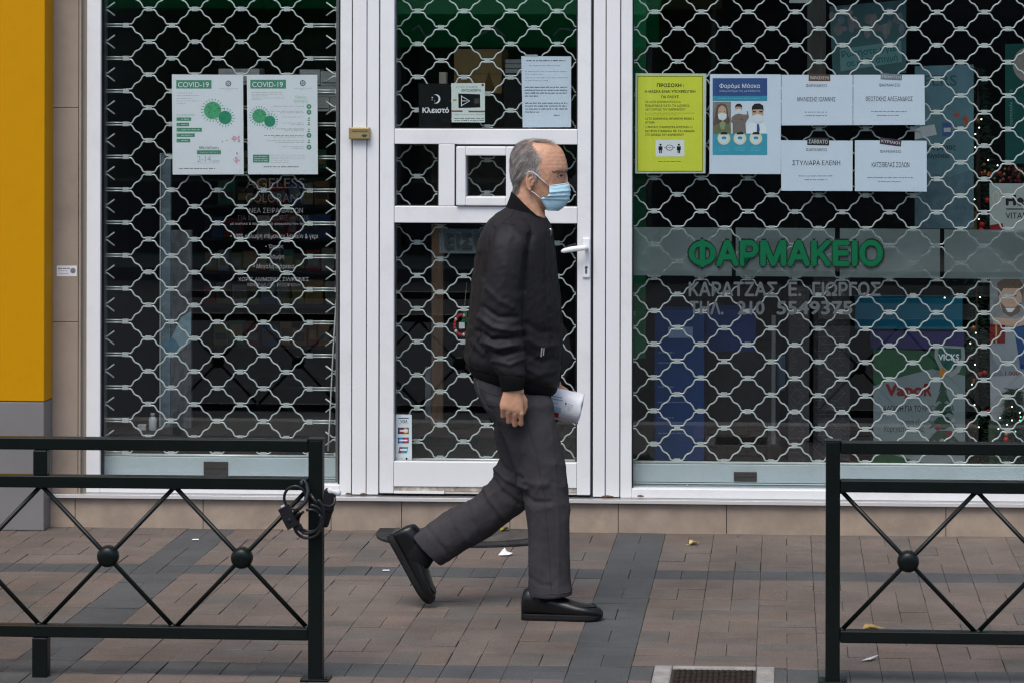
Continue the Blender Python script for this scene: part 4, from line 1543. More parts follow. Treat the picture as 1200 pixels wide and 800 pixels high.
MBX = MB().box(WX(120, .3), WX(720, .9), .2, 1.0, .128, P(300, 503.6, .25).z * 0 + c_.z - .0005, mat('display_plinth', (.03, .03, .031), .5, .1, 6))
tag(MBX.build('display_plinth'), 'low dark display plinth inside the left window', 'plinth')

# behind the door
CARD = mat('cardboard', (.30, .19, .08), .7, .12, 8, .1, 40, dirt=(.2, .12, .04), dirt_scale=9, dirt_amt=.4)


def art_card(t):
    b = MB()
    b.poly([(566, 106), (573, 84), (580, 106)], .645, mat('carton_mark', (.12, .075, .03), .7))
    b.rect(532, 86, 588, 86.8, .645, mat('carton_seam', (.22, .14, .06), .7))
    b.build('carton_print', t)


pbox('cardboard_box', 'brown cardboard box stacked high behind the door glass', 'box', 532, 58, 588, 110, .65, .3, CARD, None, art_card)
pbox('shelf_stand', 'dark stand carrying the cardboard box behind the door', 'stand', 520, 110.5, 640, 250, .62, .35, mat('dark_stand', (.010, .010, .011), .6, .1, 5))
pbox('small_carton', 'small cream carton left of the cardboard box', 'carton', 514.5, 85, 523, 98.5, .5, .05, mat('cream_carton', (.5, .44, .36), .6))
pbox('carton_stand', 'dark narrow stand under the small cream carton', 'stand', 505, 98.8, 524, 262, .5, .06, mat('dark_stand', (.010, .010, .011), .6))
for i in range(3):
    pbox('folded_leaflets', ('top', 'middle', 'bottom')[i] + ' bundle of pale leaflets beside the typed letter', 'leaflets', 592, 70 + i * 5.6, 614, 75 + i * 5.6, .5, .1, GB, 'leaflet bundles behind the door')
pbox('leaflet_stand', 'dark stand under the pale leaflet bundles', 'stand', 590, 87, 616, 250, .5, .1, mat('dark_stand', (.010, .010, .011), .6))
pbox('wooden_post', 'slim brown wooden post seen through lower door glass', 'post', 505.5, 262, 519, 512, .55, .05, mat('brown_wood', (.20, .125, .08), .5, .25, 12, .1, 40, stretch=(6, 1, 1)))
pbox('white_post', 'slim pale post beside the brown one behind the door', 'post', 498, 430, 505, 512, .8, .04, mat('pale_post', (.2, .21, .22), .5))
# ornament
YO = .10
c_ = P(543.5, 374, YO)
t = thing('hanging_ornament', 'red and green hanging ornament behind the door glass', 'ornament', c_)
MB().tube([P(547, 330, YO), P(545, 352, YO), P(544, 364, YO)], .0008, mat('string', (.3, .3, .3), .7), 5).build('string', t)
ORED, OGRN, OWHT = mat('ornament_red', (.45, .03, .03), .4), mat('ornament_green', (.02, .16, .06), .6, .3, 60), mat('ornament_white', (.6, .6, .6), .5)
b = MB()
for k in range(20):
    a = 2 * PI * k / 20
    cc = P(541, 381, YO)
    b.sphere(cc + Vector((.030 * math.cos(a), .004 * math.sin(3 * a), .042 * math.sin(a))), .007, .007, .008, ORED if (k % 4) else OWHT, 8, 6)
b.build('wreath_ring', t)
b = MB()
for k in range(40):
    r_ = rr.random()
    b.sphere(P(545 + rr.uniform(-1, 1) * 4.5 * r_, 364 + 14 * r_, YO), .005, .004, .006, OGRN, 6, 4)
b.build('green_tree', t)
b = MB().box(cc.x - .011, cc.x + .013, YO - .006, YO + .006, cc.z - .014, cc.z + .012, OWHT)
b.build('little_house', t)

# right window -------------------------------------------------------------
DKB = mat('deep_blue_print', (.006, .035, .13), .45, .1, 9)


def art_blue(t):
    b = MB()
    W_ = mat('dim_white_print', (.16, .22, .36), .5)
    for v in (412, 424, 452, 470, 488, 506):
        b.words(771, 790 + (v * 7) % 28, v, 1.6, .298, W_)
    b.rect(783, 383, 812, 396, .298, W_)
    b.build('carton_print', t)


pbox('display_tower', 'tall dark blue carton display tower behind the right grille', 'display tower', 767, 364, 825, 543, .3, .2, DKB, None, art_blue)
pbox('display_box', 'wide navy carton on the counter right of the blue tower', 'box', 826, 363, 886, 412, .5, .25, mat('navy_carton', (.010, .028, .12), .5, .1, 9))
pbox('low_counter', 'dark counter carrying the navy carton behind the right grille', 'counter', 826, 412.5, 905, 543, .49, .5, mat('dark_counter', (.015, .014, .013), .6, .2, 6))
pbox('metal_post', 'slim grey metal post behind the right grille', 'post', 904, 370, 909, 520, .47, .02, mat('grey_post', (.16, .18, .2), .4, metal=.3))
pbox('blue_stand', 'small light blue stand edge beside the slim metal post', 'stand', 911, 418, 920, 458, .7, .1, mat('light_blue', (.05, .13, .22), .5))
PAT = mat('dark_patterned_card', (.028, .028, .032), .5, .1, 9)
LIN = mat('pale_pattern_line', (.10, .10, .11), .5)


def art_pat(px0, px1, py0, py1, Y):
    def f(t):
        b = MB()
        r2 = random.Random(px0)
        wd = .55
        y = py0 + 3
        while y < py1 - 4:
            for k in range(int((px1 - px0) / 9)):
                x = px0 + 2 + k * 9
                d = 1 if (k + int(y / 8)) % 2 else -1
                if r2.random() < .8:
                    xa, xb = (x, x + 8) if d > 0 else (x + 8, x)
                    b.poly([(xa - wd / 2, y), (xa + wd / 2, y), (xb + wd / 2, y + 8), (xb - wd / 2, y + 8)], Y - .001, LIN)
                if r2.random() < .6:
                    b.rect(x, y, x + 8, y + wd * .8, Y - .0013, LIN)
            y += 8.2
        b.build('line_pattern', t)
    return f


pbox('patterned_column', 'left dark display column with pale triangle lines', 'display column', 924, 338, 948, 543, .33, .12, PAT, 'patterned display columns', art_pat(924, 948, 338, 543, .33))
pbox('patterned_column', 'right wider dark display column with pale triangle lines', 'display column', 953, 326, 996, 543, .36, .12, PAT, 'patterned display columns', art_pat(953, 996, 326, 543, .36))
pbox('green_banner', 'deep green banner edge beside the right window frame', 'banner', 736, -60, 757, 420, .2, .01, mat('deep_green_print', (.008, .11, .04), .5, .1, 6))

# teal and purple boxes and the green poster
pbox('teal_box', 'wide teal carton on top of the stack in right window', 'box', 1002, 350, 1128, 386, .42, .18, mat('teal_carton', (.004, .085, .14), .45, .12, 7))
pbox('purple_box', 'flat purple carton under the teal carton', 'box', 1020, 388, 1130, 409, .43, .18, mat('purple_carton', (.03, .024, .10), .45, .3, 7))
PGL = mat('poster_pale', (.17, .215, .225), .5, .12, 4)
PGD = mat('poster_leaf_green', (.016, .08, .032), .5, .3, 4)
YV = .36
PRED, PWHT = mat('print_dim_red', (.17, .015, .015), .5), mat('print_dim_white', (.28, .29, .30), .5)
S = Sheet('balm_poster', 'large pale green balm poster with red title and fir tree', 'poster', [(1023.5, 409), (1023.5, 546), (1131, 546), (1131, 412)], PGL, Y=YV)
b = S.p('green_background')
b.poly([(1023.5, 409), (1023.5, 452), (1060, 440), (1092, 432), (1131, 440), (1131, 412)], S.y(1), PGD)
b.poly([(1023.5, 526), (1060, 536), (1131, 538), (1131, 546), (1023.5, 546)], S.y(1), PGD)
b = S.p('shield')
b.poly([(1096, 404), (1130, 406), (1131, 420), (1124, 436), (1114, 442), (1102, 434), (1095, 418)], S.y(3), mat('pale_halo', (.25, .28, .28), .5))
b.poly([(1100, 407), (1126, 408.5), (1127, 418), (1120, 431), (1113, 436), (1105, 429), (1099, 418)], S.y(4), mat('shield_green', (.01, .09, .07), .5))
b.text('VICKS', 1099.5, 414.5, 1124, 422, S.y(5), PAPER, bold=.03)
b = S.p('title')
b.text('Vapo', 1037.5, 449, 1082, 468, S.y(3), mat('title_red', (.17, .009, .009), .5), bold=.05)
b.text('R', 1082.5, 449, 1092, 464, S.y(3), mat('title_red', (.17, .009, .009), .5), bold=.05)
b = S.p('lettering')
b.text('ΑΛΟΙΦΗ ΓΙΑ ΤΟ', 1035, 474.5, 1079, 482, S.y(2), INK, bold=.015, shear=.0)
b.text('ΚΡΥΟΛΟΓΗΜΑ', 1081, 474.5, 1118, 481.5, S.y(2), INK, bold=.01)
b.text('Χρήση εξωτερική', 1056.5, 490.5, 1096, 499, S.y(2), INK)
b.text('Χορηγείται χωρίς', 1035.5, 498, 1083, 507.5, S.y(2), INK)
b = S.p('fir_tree')
FT = mat('print_fir', (.015, .05, .03), .6, .4, 60)
for i, (v, hw) in enumerate(((446, 5), (458, 9), (472, 13), (488, 17), (504, 20), (520, 23))):
    b.poly([(1105 - hw, v + 14), (1105 - hw * .35, v), (1105 + hw * .35, v), (1105 + hw, v + 14), (1105 + hw * .5, v + 11), (1105, v + 15), (1105 - hw * .5, v + 11)], S.y(4) - .00005 * i, FT)
b.rect(1102, 532, 1108, 540, S.y(4), mat('print_brown', (.12, .06, .02), .6))
pts = []
for k in range(10):
    r_ = 7.2 if k % 2 == 0 else 3
    pts.append((1105 + r_ * math.sin(PI * k / 5), 436 - r_ * math.cos(PI * k / 5)))
b.poly(pts, S.y(7), mat('star_orange', (.5, .2, .02), .5))
for u, v, r_, m in ((1099, 500, 3.6, PRED), (1113, 508, 4, PRED), (1104, 516, 3, PWHT), (1094, 522, 3.5, PRED), (1117, 492, 2.6, PWHT), (1110, 526, 3.4, PRED), (1122, 524, 4, mat('gift_ochre', (.4, .2, .03), .5))):
    b.disc(u, v, r_, S.y(6), m, 12)
b = S.p('snow')
b.poly([(1062, 536), (1085, 531), (1110, 533), (1150 - 20, 531), (1131, 540), (1100, 543), (1075, 541)], S.y(8), mat('print_snow', (.24, .265, .28), .5, .1, 20))
S.done()

# poster with a smiling man at the right edge
YR = .4
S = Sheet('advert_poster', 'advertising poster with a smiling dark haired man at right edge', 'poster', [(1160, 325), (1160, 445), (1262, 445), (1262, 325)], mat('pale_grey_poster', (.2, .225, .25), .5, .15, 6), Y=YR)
b = S.p('portrait')
b.poly([(1160, 345), (1170, 333), (1180, 335), (1170, 375), (1160, 395)], S.y(1), mat('print_foliage_grey', (.2, .22, .23), .5, .4, 20))
b.poly([(1160, 378), (1178, 368), (1206, 372), (1232, 380), (1240, 445), (1180, 445), (1164, 420)], S.y(1), mat('print_white_tee', (.25, .28, .31), .5, .1, 10))
b.disc(1184, 350, 13.5, S.y(2), PSK, 24, ry=20)
b.poly([(1170, 348), (1168, 332), (1178, 326), (1194, 326), (1200, 336), (1199, 350), (1194, 338), (1176, 338)], S.y(3), PHD)
b.poly([(1172, 354), (1178, 360), (1190, 360), (1197, 354), (1195, 366), (1184, 372), (1175, 366)], S.y(3), mat('print_beard', (.14, .10, .08), .6))
b.poly([(1178, 361), (1190, 361), (1186, 366), (1181, 366)], S.y(4), PAPER)
for u in (1178.5, 1190):
    b.disc(u, 347, 1.6, S.y(4), PBK, 8, ry=.8)
b.poly([(1164, 372), (1190, 374), (1215, 368), (1215, 378), (1190, 383), (1164, 380)], S.y(4), PSK)
S.p('gift').poly([(1160, 380), (1178, 381), (1178, 402), (1160, 402)], S.y(5), PRED)
S.p('gift').rect(1166.5, 380.8, 1168.5, 402, S.y(6), mat('ribbon_gold', (.4, .28, .1), .5))
S.p('blue_sleeve').poly([(1188, 384), (1215, 378), (1222, 430), (1196, 432)], S.y(5), mat('print_blue_shirt', (.012, .06, .19), .5, .2, 20))
S.done()
S = Sheet('price_sheet', 'crumpled white leaflet under the smiling man poster', 'leaflet', [(1160, 441), (1161, 492), (1250, 498), (1250, 436)], mat('leaflet_white', (.3, .32, .34), .5, .12, 9), Y=YR - .05)
b = S.p('small_print')
b.text('1.000', 1178, 434.5, 1194, 439.5, S.y(1), PRED, bold=.01)
for v in (447, 453, 459, 470, 478, 484):
    b.words(1164, 1196, v, 1.2, S.y(1), GREYINK)
S.done()
pbox('poster_board', 'green panel behind the fir tree at lower right corner', 'panel', 1160, 494, 1290, 546, .42, .02, mat('mid_green_print', (.015, .075, .025), .5, .15, 6))

# white vitamin carton and teal poster top right
S = Sheet('vitamin_sign', 'white vitamin carton front with black lettering above frosted strip', 'sign', [(1159.5, 215), (1160, 272), (1275, 274), (1275, 216)], mat('vitamin_card', (.30, .335, .33), .5, .05, 6), Y=.28)
b = S.p('lettering')
b.text('He', 1178.5, 228, 1200, 241.5, S.y(1), INK, bold=.05)
b.text('Vit', 1203, 228, 1230, 241.5, S.y(1), INK, bold=.05)
b.rect(1179, 244.6, 1232, 246, S.y(1), INK)
b.text('VITAMIN', 1178.5, 249.5, 1214, 256.5, S.y(1), INK, bold=.005)
b = S.p('picture')
b.disc(1167, 232, 4, S.y(1), mat('ring_cream', (.45, .42, .28), .5), 20, ry=8)
b.disc(1167, 232, 2.8, S.y(2), mat('vitamin_card', (.42, .46, .45), .5), 20, ry=6.4)
b.poly([(1160, 264), (1175, 262), (1176, 271), (1160, 271)], S.y(1), PRED)
S.done()
S = Sheet('teal_poster', 'dark teal poster with a pale round pack at top right', 'poster', [(1178, 52), (1178, 192), (1260, 192), (1260, 50)], mat('dark_teal_print', (.005, .055, .048), .5, .08, 6), Y=.3)
S.p('lettering').text('έχει πρόσωπο', 1164, 124, 1206, 129, S.y(1), mat('dim_teal_letter', (.12, .26, .24), .5), rot=PI / 2)
S.p('pack_picture').disc(1204, 76, 17, S.y(1), mat('pack_cream', (.2, .19, .17), .5, .2, 30), 24, ry=20)
S.done()
# pale blue winter poster behind the name cards
S = Sheet('winter_poster', 'pale blue winter poster behind the name cards with a small product', 'poster', [(1072, 78), (1072, 268), (1141, 262), (1141, 76)], mat('pale_blue_poster', (.075, .15, .18), .5, .25, 5), Y=.34)
b = S.p('lettering')
b.text('EERS', 1083, 88.5, 1121, 101, S.y(1), mat('dark_slate_print', (.03, .07, .085), .5), bold=.01)
b.text('ίος βήνιας', 1086, 169, 1120, 177.5, S.y(1), INK, bold=.02)
b.text('συγγένεια', 1086, 179.5, 1112, 187, S.y(1), INK, bold=.02)
b = S.p('picture')
b.poly([(1072, 150), (1095, 146), (1098, 158), (1072, 164)], S.y(1), mat('product_grey', (.36, .4, .42), .5))
b.rect(1104, 144, 1115, 160, S.y(1), mat('product_blue', (.04, .08, .2), .5))
b.rect(1106, 150, 1114, 155, S.y(2), mat('product_grey', (.36, .4, .42), .5))
for u, v in ((1121, 135), (1131, 139), (1133, 144)):
    b.disc(u, v, 3, S.y(1), mat('berry_red', (.3, .06, .03), .5), 10)
b.poly([(1072, 212), (1090, 202), (1112, 208), (1141, 198), (1141, 268), (1072, 268)], S.y(1), mat('winter_slope', (.07, .12, .15), .5, .4, 18))
S.done()
# patients poster (top)
S = Sheet('health_poster', 'teal health poster with a pale crowd above the name cards', 'poster', [(972, 8), (976, 88), (1062, 86), (1062, 0)], mat('muted_teal_poster', (.04, .095, .10), .5, .15, 6), Y=.32)
b = S.p('crowd_picture')
for k in range(26):
    u, v = rr.uniform(974, 1058), rr.uniform(12, 40)
    b.disc(u, v, rr.uniform(2.5, 6), S.y(1) - .00001 * k, rr.choice([mat('crowd_a', (.13, .135, .155), .5, .3, 40), mat('crowd_b', (.13, .12, .12), .5, .3, 40), mat('crowd_c', (.16, .15, .145), .5, .3, 40), mat('crowd_d', (.10, .14, .15), .5, .3, 40)]), 12, ry=rr.uniform(3, 8))
b = S.p('lettering')
b.poly([(984, 58), (1056, 48), (1057, 73), (985, 84)], S.y(3), mat('pale_teal_panel', (.10, .19, .19), .5))
DT = mat('dark_teal_letter', (.01, .10, .11), .5)
b.text('Ρωτήστε υγιεί', 986, 56, 1054, 66, S.y(4), DT, bold=.02, rot=-.13)
b.text('σε κάθε στιγμή', 992, 67, 1052, 77, S.y(4), DT, bold=.02, rot=-.13)
S.done()
pbox('curtain_panel', 'pale beige slatted panel left of the health poster', 'panel', 946, -40, 968, 95, .5, .02, mat('beige_slats', (.12, .11, .09), .6, .4, 10, stretch=(8, 1, .3)))
pbox('hanging_card', 'small grey card hanging near the top of right window', 'card', 925, -12, 951, 4, .2, .002, mat('grey_card', (.36, .37, .37), .5))
pbox('shade_backdrop', 'added black backdrop standing in for the dark shop behind right window posters', 'backdrop', 915, -60, 1300, 540, .75, .03, mat('shade_backdrop', (.004, .0045, .005), .8, spec=.05))  # added near-black sheet: darkness of the shop depth put into its colour

# Christmas trees with lights
TG = mat('fir_needles', (.02, .05, .028), .7, .3, 40)
TL = mat('tiny_lamp_white', (.9, .95, .85), .3, emit=2.2)
TLG = mat('tiny_lamp_green', (.15, .9, .6), .3, emit=1.3)
TINS = mat('gold_bauble', (.35, .18, .06), .3, .2, 30, metal=.5)


def xtree(label, px, py0, py1, hw, Y, lights):
    r2 = random.Random(px)
    base = P(px, py1, Y)
    top = P(px, py0, Y)
    H = top.z - base.z
    R = hw / 280
    t = thing('christmas_tree', label, 'christmas tree', base)
    MB().tube([base, base + Vector((0, 0, H))], [.018, .004], mat('fir_trunk', (.06, .04, .03), .8), 8).build('trunk', t)
    b = MB()
    for k in range(1500):
        h = r2.random() ** 1.25
        a = r2.uniform(0, 2 * PI)
        rad = R * (1 - h) * math.sqrt(r2.random()) * (.75 + .25 * math.sin(h * 40)) + .01
        c = base + Vector((rad * math.cos(a), rad * math.sin(a) * .8, H * h))
        d = Vector((math.cos(a), math.sin(a) * .8, r2.uniform(-.5, .3))).normalized() * r2.uniform(.02, .045)
        sd_ = d.cross(Vector((r2.gauss(0, 1), r2.gauss(0, 1), r2.gauss(0, 1)))).normalized() * .004
        b.add([c - sd_, c + sd_, c + d], [(0, 1, 2)], TG)
    b.build('branches', t)
    b = MB()
    for k in range(10):
        h = r2.uniform(.05, .8)
        a = r2.uniform(PI, 2 * PI)
        rad = R * (1 - h) * .9
        b.sphere(base + Vector((rad * math.cos(a), rad * math.sin(a) * .8, H * h)), .012, .012, .012, r2.choice([TINS, ORED]), 10, 8)
    b.build('baubles', t)
    for (u, v, g) in lights:
        tt = P(u, v, Y - R * .5)
        l = MB().sphere(tt, .0032, .0032, .0032, TLG if g else TL, 8, 6).build('light', t)


L1 = [(1107, 86, 1), (1122, 92, 1), (1137.5, 86.5, 1), (1150, 140, 0), (1147.5, 150, 0), (1143, 157.5, 0), (1140, 160, 0), (1144, 165, 0), (1143, 173, 0), (1139, 180, 0), (1128, 217.5, 0), (1135, 214.5, 0), (1169, 194, 0), (1158, 188, 0), (1142, 234, 0), (1126, 242, 0), (1132, 245, 0), (1147, 257, 0), (1119, 243, 0), (1128, 252, 0), (1182, 87.5, 0)]
xtree('upper dark Christmas tree with tiny lights beside the winter poster', 1146, 80, 330, 40, .55, L1)
L2 = [(1107, 349, 0), (1148.5, 348.5, 0), (1143.5, 390, 0), (1137, 402, 0), (1142.5, 427, 0), (1139, 450, 0), (1142, 474, 0), (1122, 345, 0), (1147, 500, 0)]
xtree('slim dark Christmas tree with sparse lights beside the balm poster', 1144, 335, 545, 26, .50, L2)
L3 = [(1186, 476, 0), (1195, 483, 0), (1196, 488, 1), (1195, 492, 1), (1186, 492, 0), (1180, 497, 0), (1170, 502, 0), (1190, 505, 1), (1172, 489, 0)]
xtree('small bushy Christmas tree at the right edge under the leaflets', 1188, 456, 545, 26, .30, L3)
pbox('gift_box', 'gold wrapped gift box beside the upper Christmas tree', 'gift', 1130, 248, 1145, 270, .5, .06, mat('gold_wrap', (.18, .12, .04), .4, .2, 30))
b = MB()
for k in range(70):
    b.sphere(P(rr.uniform(1150, 1200), rr.gauss(203, 6), rr.uniform(.42, .5)), .007, .007, .007, rr.choice([TINS, ORED, TG, TINS]), 7, 5)
tag(b.build('tinsel_garland'), 'gold and red tinsel garland above the vitamin carton', 'garland')
for u, v in ((985, 349), (921, 407), (1024, 455), (943, 408), (971, 438)):
    pass

mat = _mat
# ------------------------------------------------------------------ half round mat, litter
RUB = mat('black_rubber_mat', (.022, .023, .025), .75, .25, 20, .4, 120, dirt=(.1, .09, .08), dirt_scale=10, dirt_amt=.5)
mc = -1.30
t = thing('doormat', 'half round black rubber mat lying against the doorstep', 'doormat', (mc, -.3, 0))


def half(rx, ry, y0, n=36):
    return [(mc + rx * math.cos(PI + PI * k / n), y0 - ry * abs(math.sin(PI * k / n)) ** .62) for k in range(n + 1)]


def prism(b, pts, z0, z1, m):
    n = len(pts)
    return b.add([(x, y, z0) for x, y in pts] + [(x, y, z1) for x, y in pts], [tuple(range(n - 1, -1, -1)), tuple(range(n, 2 * n))] + [(i, (i + 1) % n, (i + 1) % n + n, i + n) for i in range(n)], m)


prism(MB(), half(.385, .41, -.088), .001, .012, RUB).build('rubber_base', t, bevel=.003)
b = prism(MB(), half(.315, .33, -.105), .0125, .0165, mat('worn_mat_pile', (.06, .055, .05), .9, .4, 40, .5, 150, dirt=(.16, .14, .12), dirt_scale=12, dirt_amt=.6))
b.build('worn_pile', t)

LEAF = [mat('dry_leaf_ochre', (.36, .24, .09), .7, .25, 40), mat('dry_leaf_yellow', (.55, .43, .17), .7, .2, 40), mat('leaf_olive', (.25, .20, .03), .7, .2, 40)]


def leaf(px, py, L, W, rot, m, label, z=.004, curl=.012):
    c = G(px, py, z)
    b = MB()
    n = 12
    vs = []
    for k in range(n):
        a = 2 * PI * k / n
        r = 1 + .18 * math.cos(5 * a + 1)
        x, y = L * math.cos(a) * r, W * math.sin(a) * r
        zz = curl * (abs(math.sin(a)) ** 2) + .004 * math.cos(3 * a)
        vs.append(Vector((x * math.cos(rot) - y * math.sin(rot), x * math.sin(rot) + y * math.cos(rot), zz + .003)) + c)
    vs.append(c + Vector((0, 0, .001)))
    b.add(vs, [(k, (k + 1) % n, n) for k in range(n)], m, True)
    d = Vector((math.cos(rot), math.sin(rot), .1))
    b.tube([c - d * L * .9 + Vector((0, 0, .006)), c + d * L * .2 + Vector((0, 0, .003)), c - d * L * 1.7 + Vector((0, 0, .004))], .0012, m, 5)
    o = b.build('leaf')
    so = o.modifiers.new('solid', 'SOLIDIFY')
    so.thickness = .0006
    return tag(o, label, 'leaf', 'fallen leaves on the paving')


leaf(1023, 737, .038, .028, .2, LEAF[0], 'curled ochre leaf lying behind the right barrier')
leaf(813, 637, .020, .02, .5, LEAF[1], 'small pale yellow leaf on the paving near the step')
leaf(591, 620.5, .022, .016, 1.0, LEAF[2], 'olive leaf lying at the foot of the doorstep tiles', z=.02)


def scrap(name, px, py, pts, m, label, h=.01):
    c = G(px, py, .003)
    b = MB()
    vs = [c + Vector((x, y, z)) for x, y, z in pts]
    n = len(vs)
    cen = sum(vs, Vector()) / n + Vector((0, 0, h))
    b.add(vs + [cen], [(k, (k + 1) % n, n) for k in range(n)], m)
    o = b.build(name)
    so = o.modifiers.new('solid', 'SOLIDIFY')
    so.thickness = .0006
    return tag(o, label, 'litter')


SCR = mat('litter_white', (.75, .75, .76), .6, .05, 30)
scrap('paper_scrap', 592, 649, [(-.026, -.02, 0), (-.005, -.04, .004), (.018, -.02, .002), (.03, .0, .006), (.008, .01, .008), (-.004, .03, .022), (-.012, .02, .016)], SCR, 'crumpled white paper scrap in front of the rubber mat', .006)
scrap('paper_strip', 1020, 772.5, [(-.03, -.012, 0), (.0, -.012, .004), (.028, .03, .010), (.02, .034, .008), (-.01, .01, .004)], mat('litter_pinkish', (.5, .46, .46), .6), 'thin white paper strip under the right barrier', .002)
scrap('paper_strip', 452.5, 667.5, [(-.014, -.006, 0), (.014, -.004, 0), (.012, .008, .001), (-.012, .008, .001)], SCR, 'tiny white scrap on the dark paving line', .001)
scrap('paper_strip', 229, 631.5, [(-.014, -.01, 0), (.016, -.006, 0), (.012, .012, .001), (-.012, .01, .001)], SCR, 'tiny white scrap near the step at left', .001)

# ------------------------------------------------------------------ street barriers
def barrier(label, Y, xp, bays, sign):
    """xp: photo x of the end post's inner face; sign -1 runs left, +1 runs right"""
    t = thing('street_barrier', label, 'barrier', (P(xp, 797, Y).x, Y, 0), 'black pedestrian barriers along the pavement')
    hw = .0225
    z_top, z_mid, z_bot = .757, .617, .145
    x_in = P(xp, 650, Y).x
    xpost = x_in - sign * hw                           # centre of the end post
    L = .4265 * bays
    far = x_in + sign * L

    def bar(name, x0, x1, z0, z1, d=.021):
        return MB().box(x0, x1, Y - d, Y + d, z0, z1, BLACKM).build(name, t, bevel=.004)
    bar('end_post', xpost - hw, xpost + hw, -.004, z_top, .0225)
    b = MB().box(xpost - hw - .004, xpost + hw + .004, Y - .026, Y + .026, z_top + .0005, z_top + .004, BLACKM)
    b.build('post_cap', t, bevel=.0015)
    b = MB().box(xpost - .045, xpost + .045, Y - .04, Y + .04, .0, .008, BLACKM)
    b.sphere((xpost + .034, Y - .03, .010), .008, .008, .006, BLACKM, 8, 6)
    b.build('foot_plate', t, bevel=.002)
    for nm, z in (('top_rail', z_top - .0205), ('middle_rail', z_mid), ('bottom_rail', z_bot)):
        a, c = sorted((x_in + sign * .0005, far))
        bar(nm, a, c, z - .0195, z + .0195, .0195)
    xs = []
    k = 2
    while k <= bays:
        xs.append(x_in + sign * .4265 * k)
        k += 2
    for x in xs:
        bar('post_stub', x - hw, x + hw, z_mid + .02, z_top - .0405, .0215)
        bar('foot_post', x - hw - .002, x + hw + .002, -.004, z_bot - .02, .0225)
    za, zb_ = z_bot + .0195, z_mid - .0195
    for k in range(bays):
        xa, xb = x_in + sign * .4265 * k, x_in + sign * .4265 * (k + 1)
        xa2, xb2 = xa + sign * .006, xb - sign * .006
        xm, zm = (xa + xb) / 2, (za + zb_) / 2
        for s_ in (0, 1):
            z0, z1 = (za, zb_) if s_ == 0 else (zb_, za)
            yy = Y - .004 + .008 * s_
            b = MB().tube([(xa2, yy, z0), (xb2, yy, z1)], .0072, BLACKM, 10)
            b.sphere((xa2, yy, z0), .011, .011, .008, BLACKM, 8, 6)
            b.build('brace', t)
        b = MB()
        prof = [(0, -.034), (.012, -.0335), (.024, -.030), (.031, -.022), (.0342, -.010), (.0345, 0), (.0342, .010), (.031, .022), (.024, .030), (.012, .0335), (0.001, .034)]
        n = 28
        b.rings([[(xm + max(r_, .0005) * math.cos(2 * PI * q_ / n), Y + dy * .8, zm + max(r_, .0005) * math.sin(2 * PI * q_ / n)) for q_ in range(n)] for r_, dy in prof], BLACKM)
        b.build('boss', t)
    return t


barrier('left black steel barrier with crossed bars and round bosses carrying cable locks', -3.0, 362.3, 4, -1)
barrier('right black steel barrier with crossed bars in front of the wide window', -2.93, 984.3, 4, 1)

# cable locks on the left barrier
CAB = mat('black_cable_sheath', (.02, .021, .024), .35, .15, 40, coat=.2)
LOCK = mat('black_lock_plastic', (.012, .012, .014), .45, .15, 30)
YL = -3.045


def circ(px, py, rx, ry, Y, a0=0, a1=360, n=30, tilt=0, dy=0):
    out = []
    for k in range(n + 1):
        a = math.radians(a0 + (a1 - a0) * k / n)
        x, y = rx * math.cos(a), ry * math.sin(a)
        out.append(P(px + x * math.cos(tilt) - y * math.sin(tilt), py + x * math.sin(tilt) + y * math.cos(tilt), Y + dy * math.sin(a)))
    return out


t = thing('cable_lock', 'black cable bicycle lock looped several times round the left barrier end', 'cable lock', P(345, 620, YL))
b = MB()
b.tube(circ(345.6, 582.5, 12.6, 13.5, YL, 20, 385, 36, .1, .01), .0045, CAB, 8)
b.build('cable', t)
for i, (x, y, rx, ry) in enumerate(((364, 610, 14.5, 13.5), (363, 606.5, 17, 15.5), (363.5, 604, 15.5, 21), (361, 613, 16.5, 17))):
    MB().tube(circ(x, y, rx, ry, YL - .006 * i, -110 + 15 * i, 235 - 10 * i, 36, .15 * i, .02), .0045, CAB, 8).build('cable', t)
MB().tube([P(345, 600, YL - .02), P(352, 594, YL - .024), P(359, 586, YL - .02), P(361, 575, YL - .01), P(359, 566, YL), P(356, 562, YL), P(353, 564, YL), P(354, 568, YL - .01)], .0062, CAB, 8).build('cable', t)
c_ = P(337.5, 604, YL - .03)
ax = (P(344, 617, YL) - P(331, 592, YL))
axn = ax.normalized()
pr = Vector((axn.z, 0, -axn.x))
b = MB().obox(c_ - ax * .14, axn * .021, (0, .013, 0), pr * .0165, LOCK).obox(c_ + ax * .24, axn * .020, (0, .014, 0), pr * .0185, LOCK)
b.sphere(c_ + ax * .18 + Vector((0, -.014, 0)), .008, .003, .008, LOCK, 14, 6)
b.build('lock_body', t, bevel=.005)
MB().obox(c_ - ax * .47, axn * .003, (0, .005, 0), pr * .005, mat('pale_key_tip', (.6, .6, .62), .4)).build('key_tip', t)
b = MB().obox(c_ + ax * .62 + pr * -.012, axn * .008, (0, .008, 0), pr * .012, LOCK)
b.build('key_stub', t, bevel=.002)
t = thing('cable_lock', 'second chunky black lock hanging on the outer side of post', 'cable lock', P(385, 600, YL))
c2 = P(385.5, 586, YL + .02)
b = MB().obox(c2, (.018, 0, -.004), (0, .016, 0), (.006, 0, .036), LOCK).obox(c2 + Vector((-.012, 0, -.055)), (.016, 0, -.004), (0, .014, 0), (.008, 0, .026), LOCK)
b.build('lock_body', t, bevel=.006)
MB().tube([P(364, 578, YL - .02), P(369, 586, YL - .025), P(377, 591, YL - .02), P(386, 593, YL - .01), P(391.5, 590, YL), P(392.5, 584, YL), P(390, 580, YL + .02)], .0045, CAB, 8).build('cable', t)
b = MB()
r2 = random.Random(8)
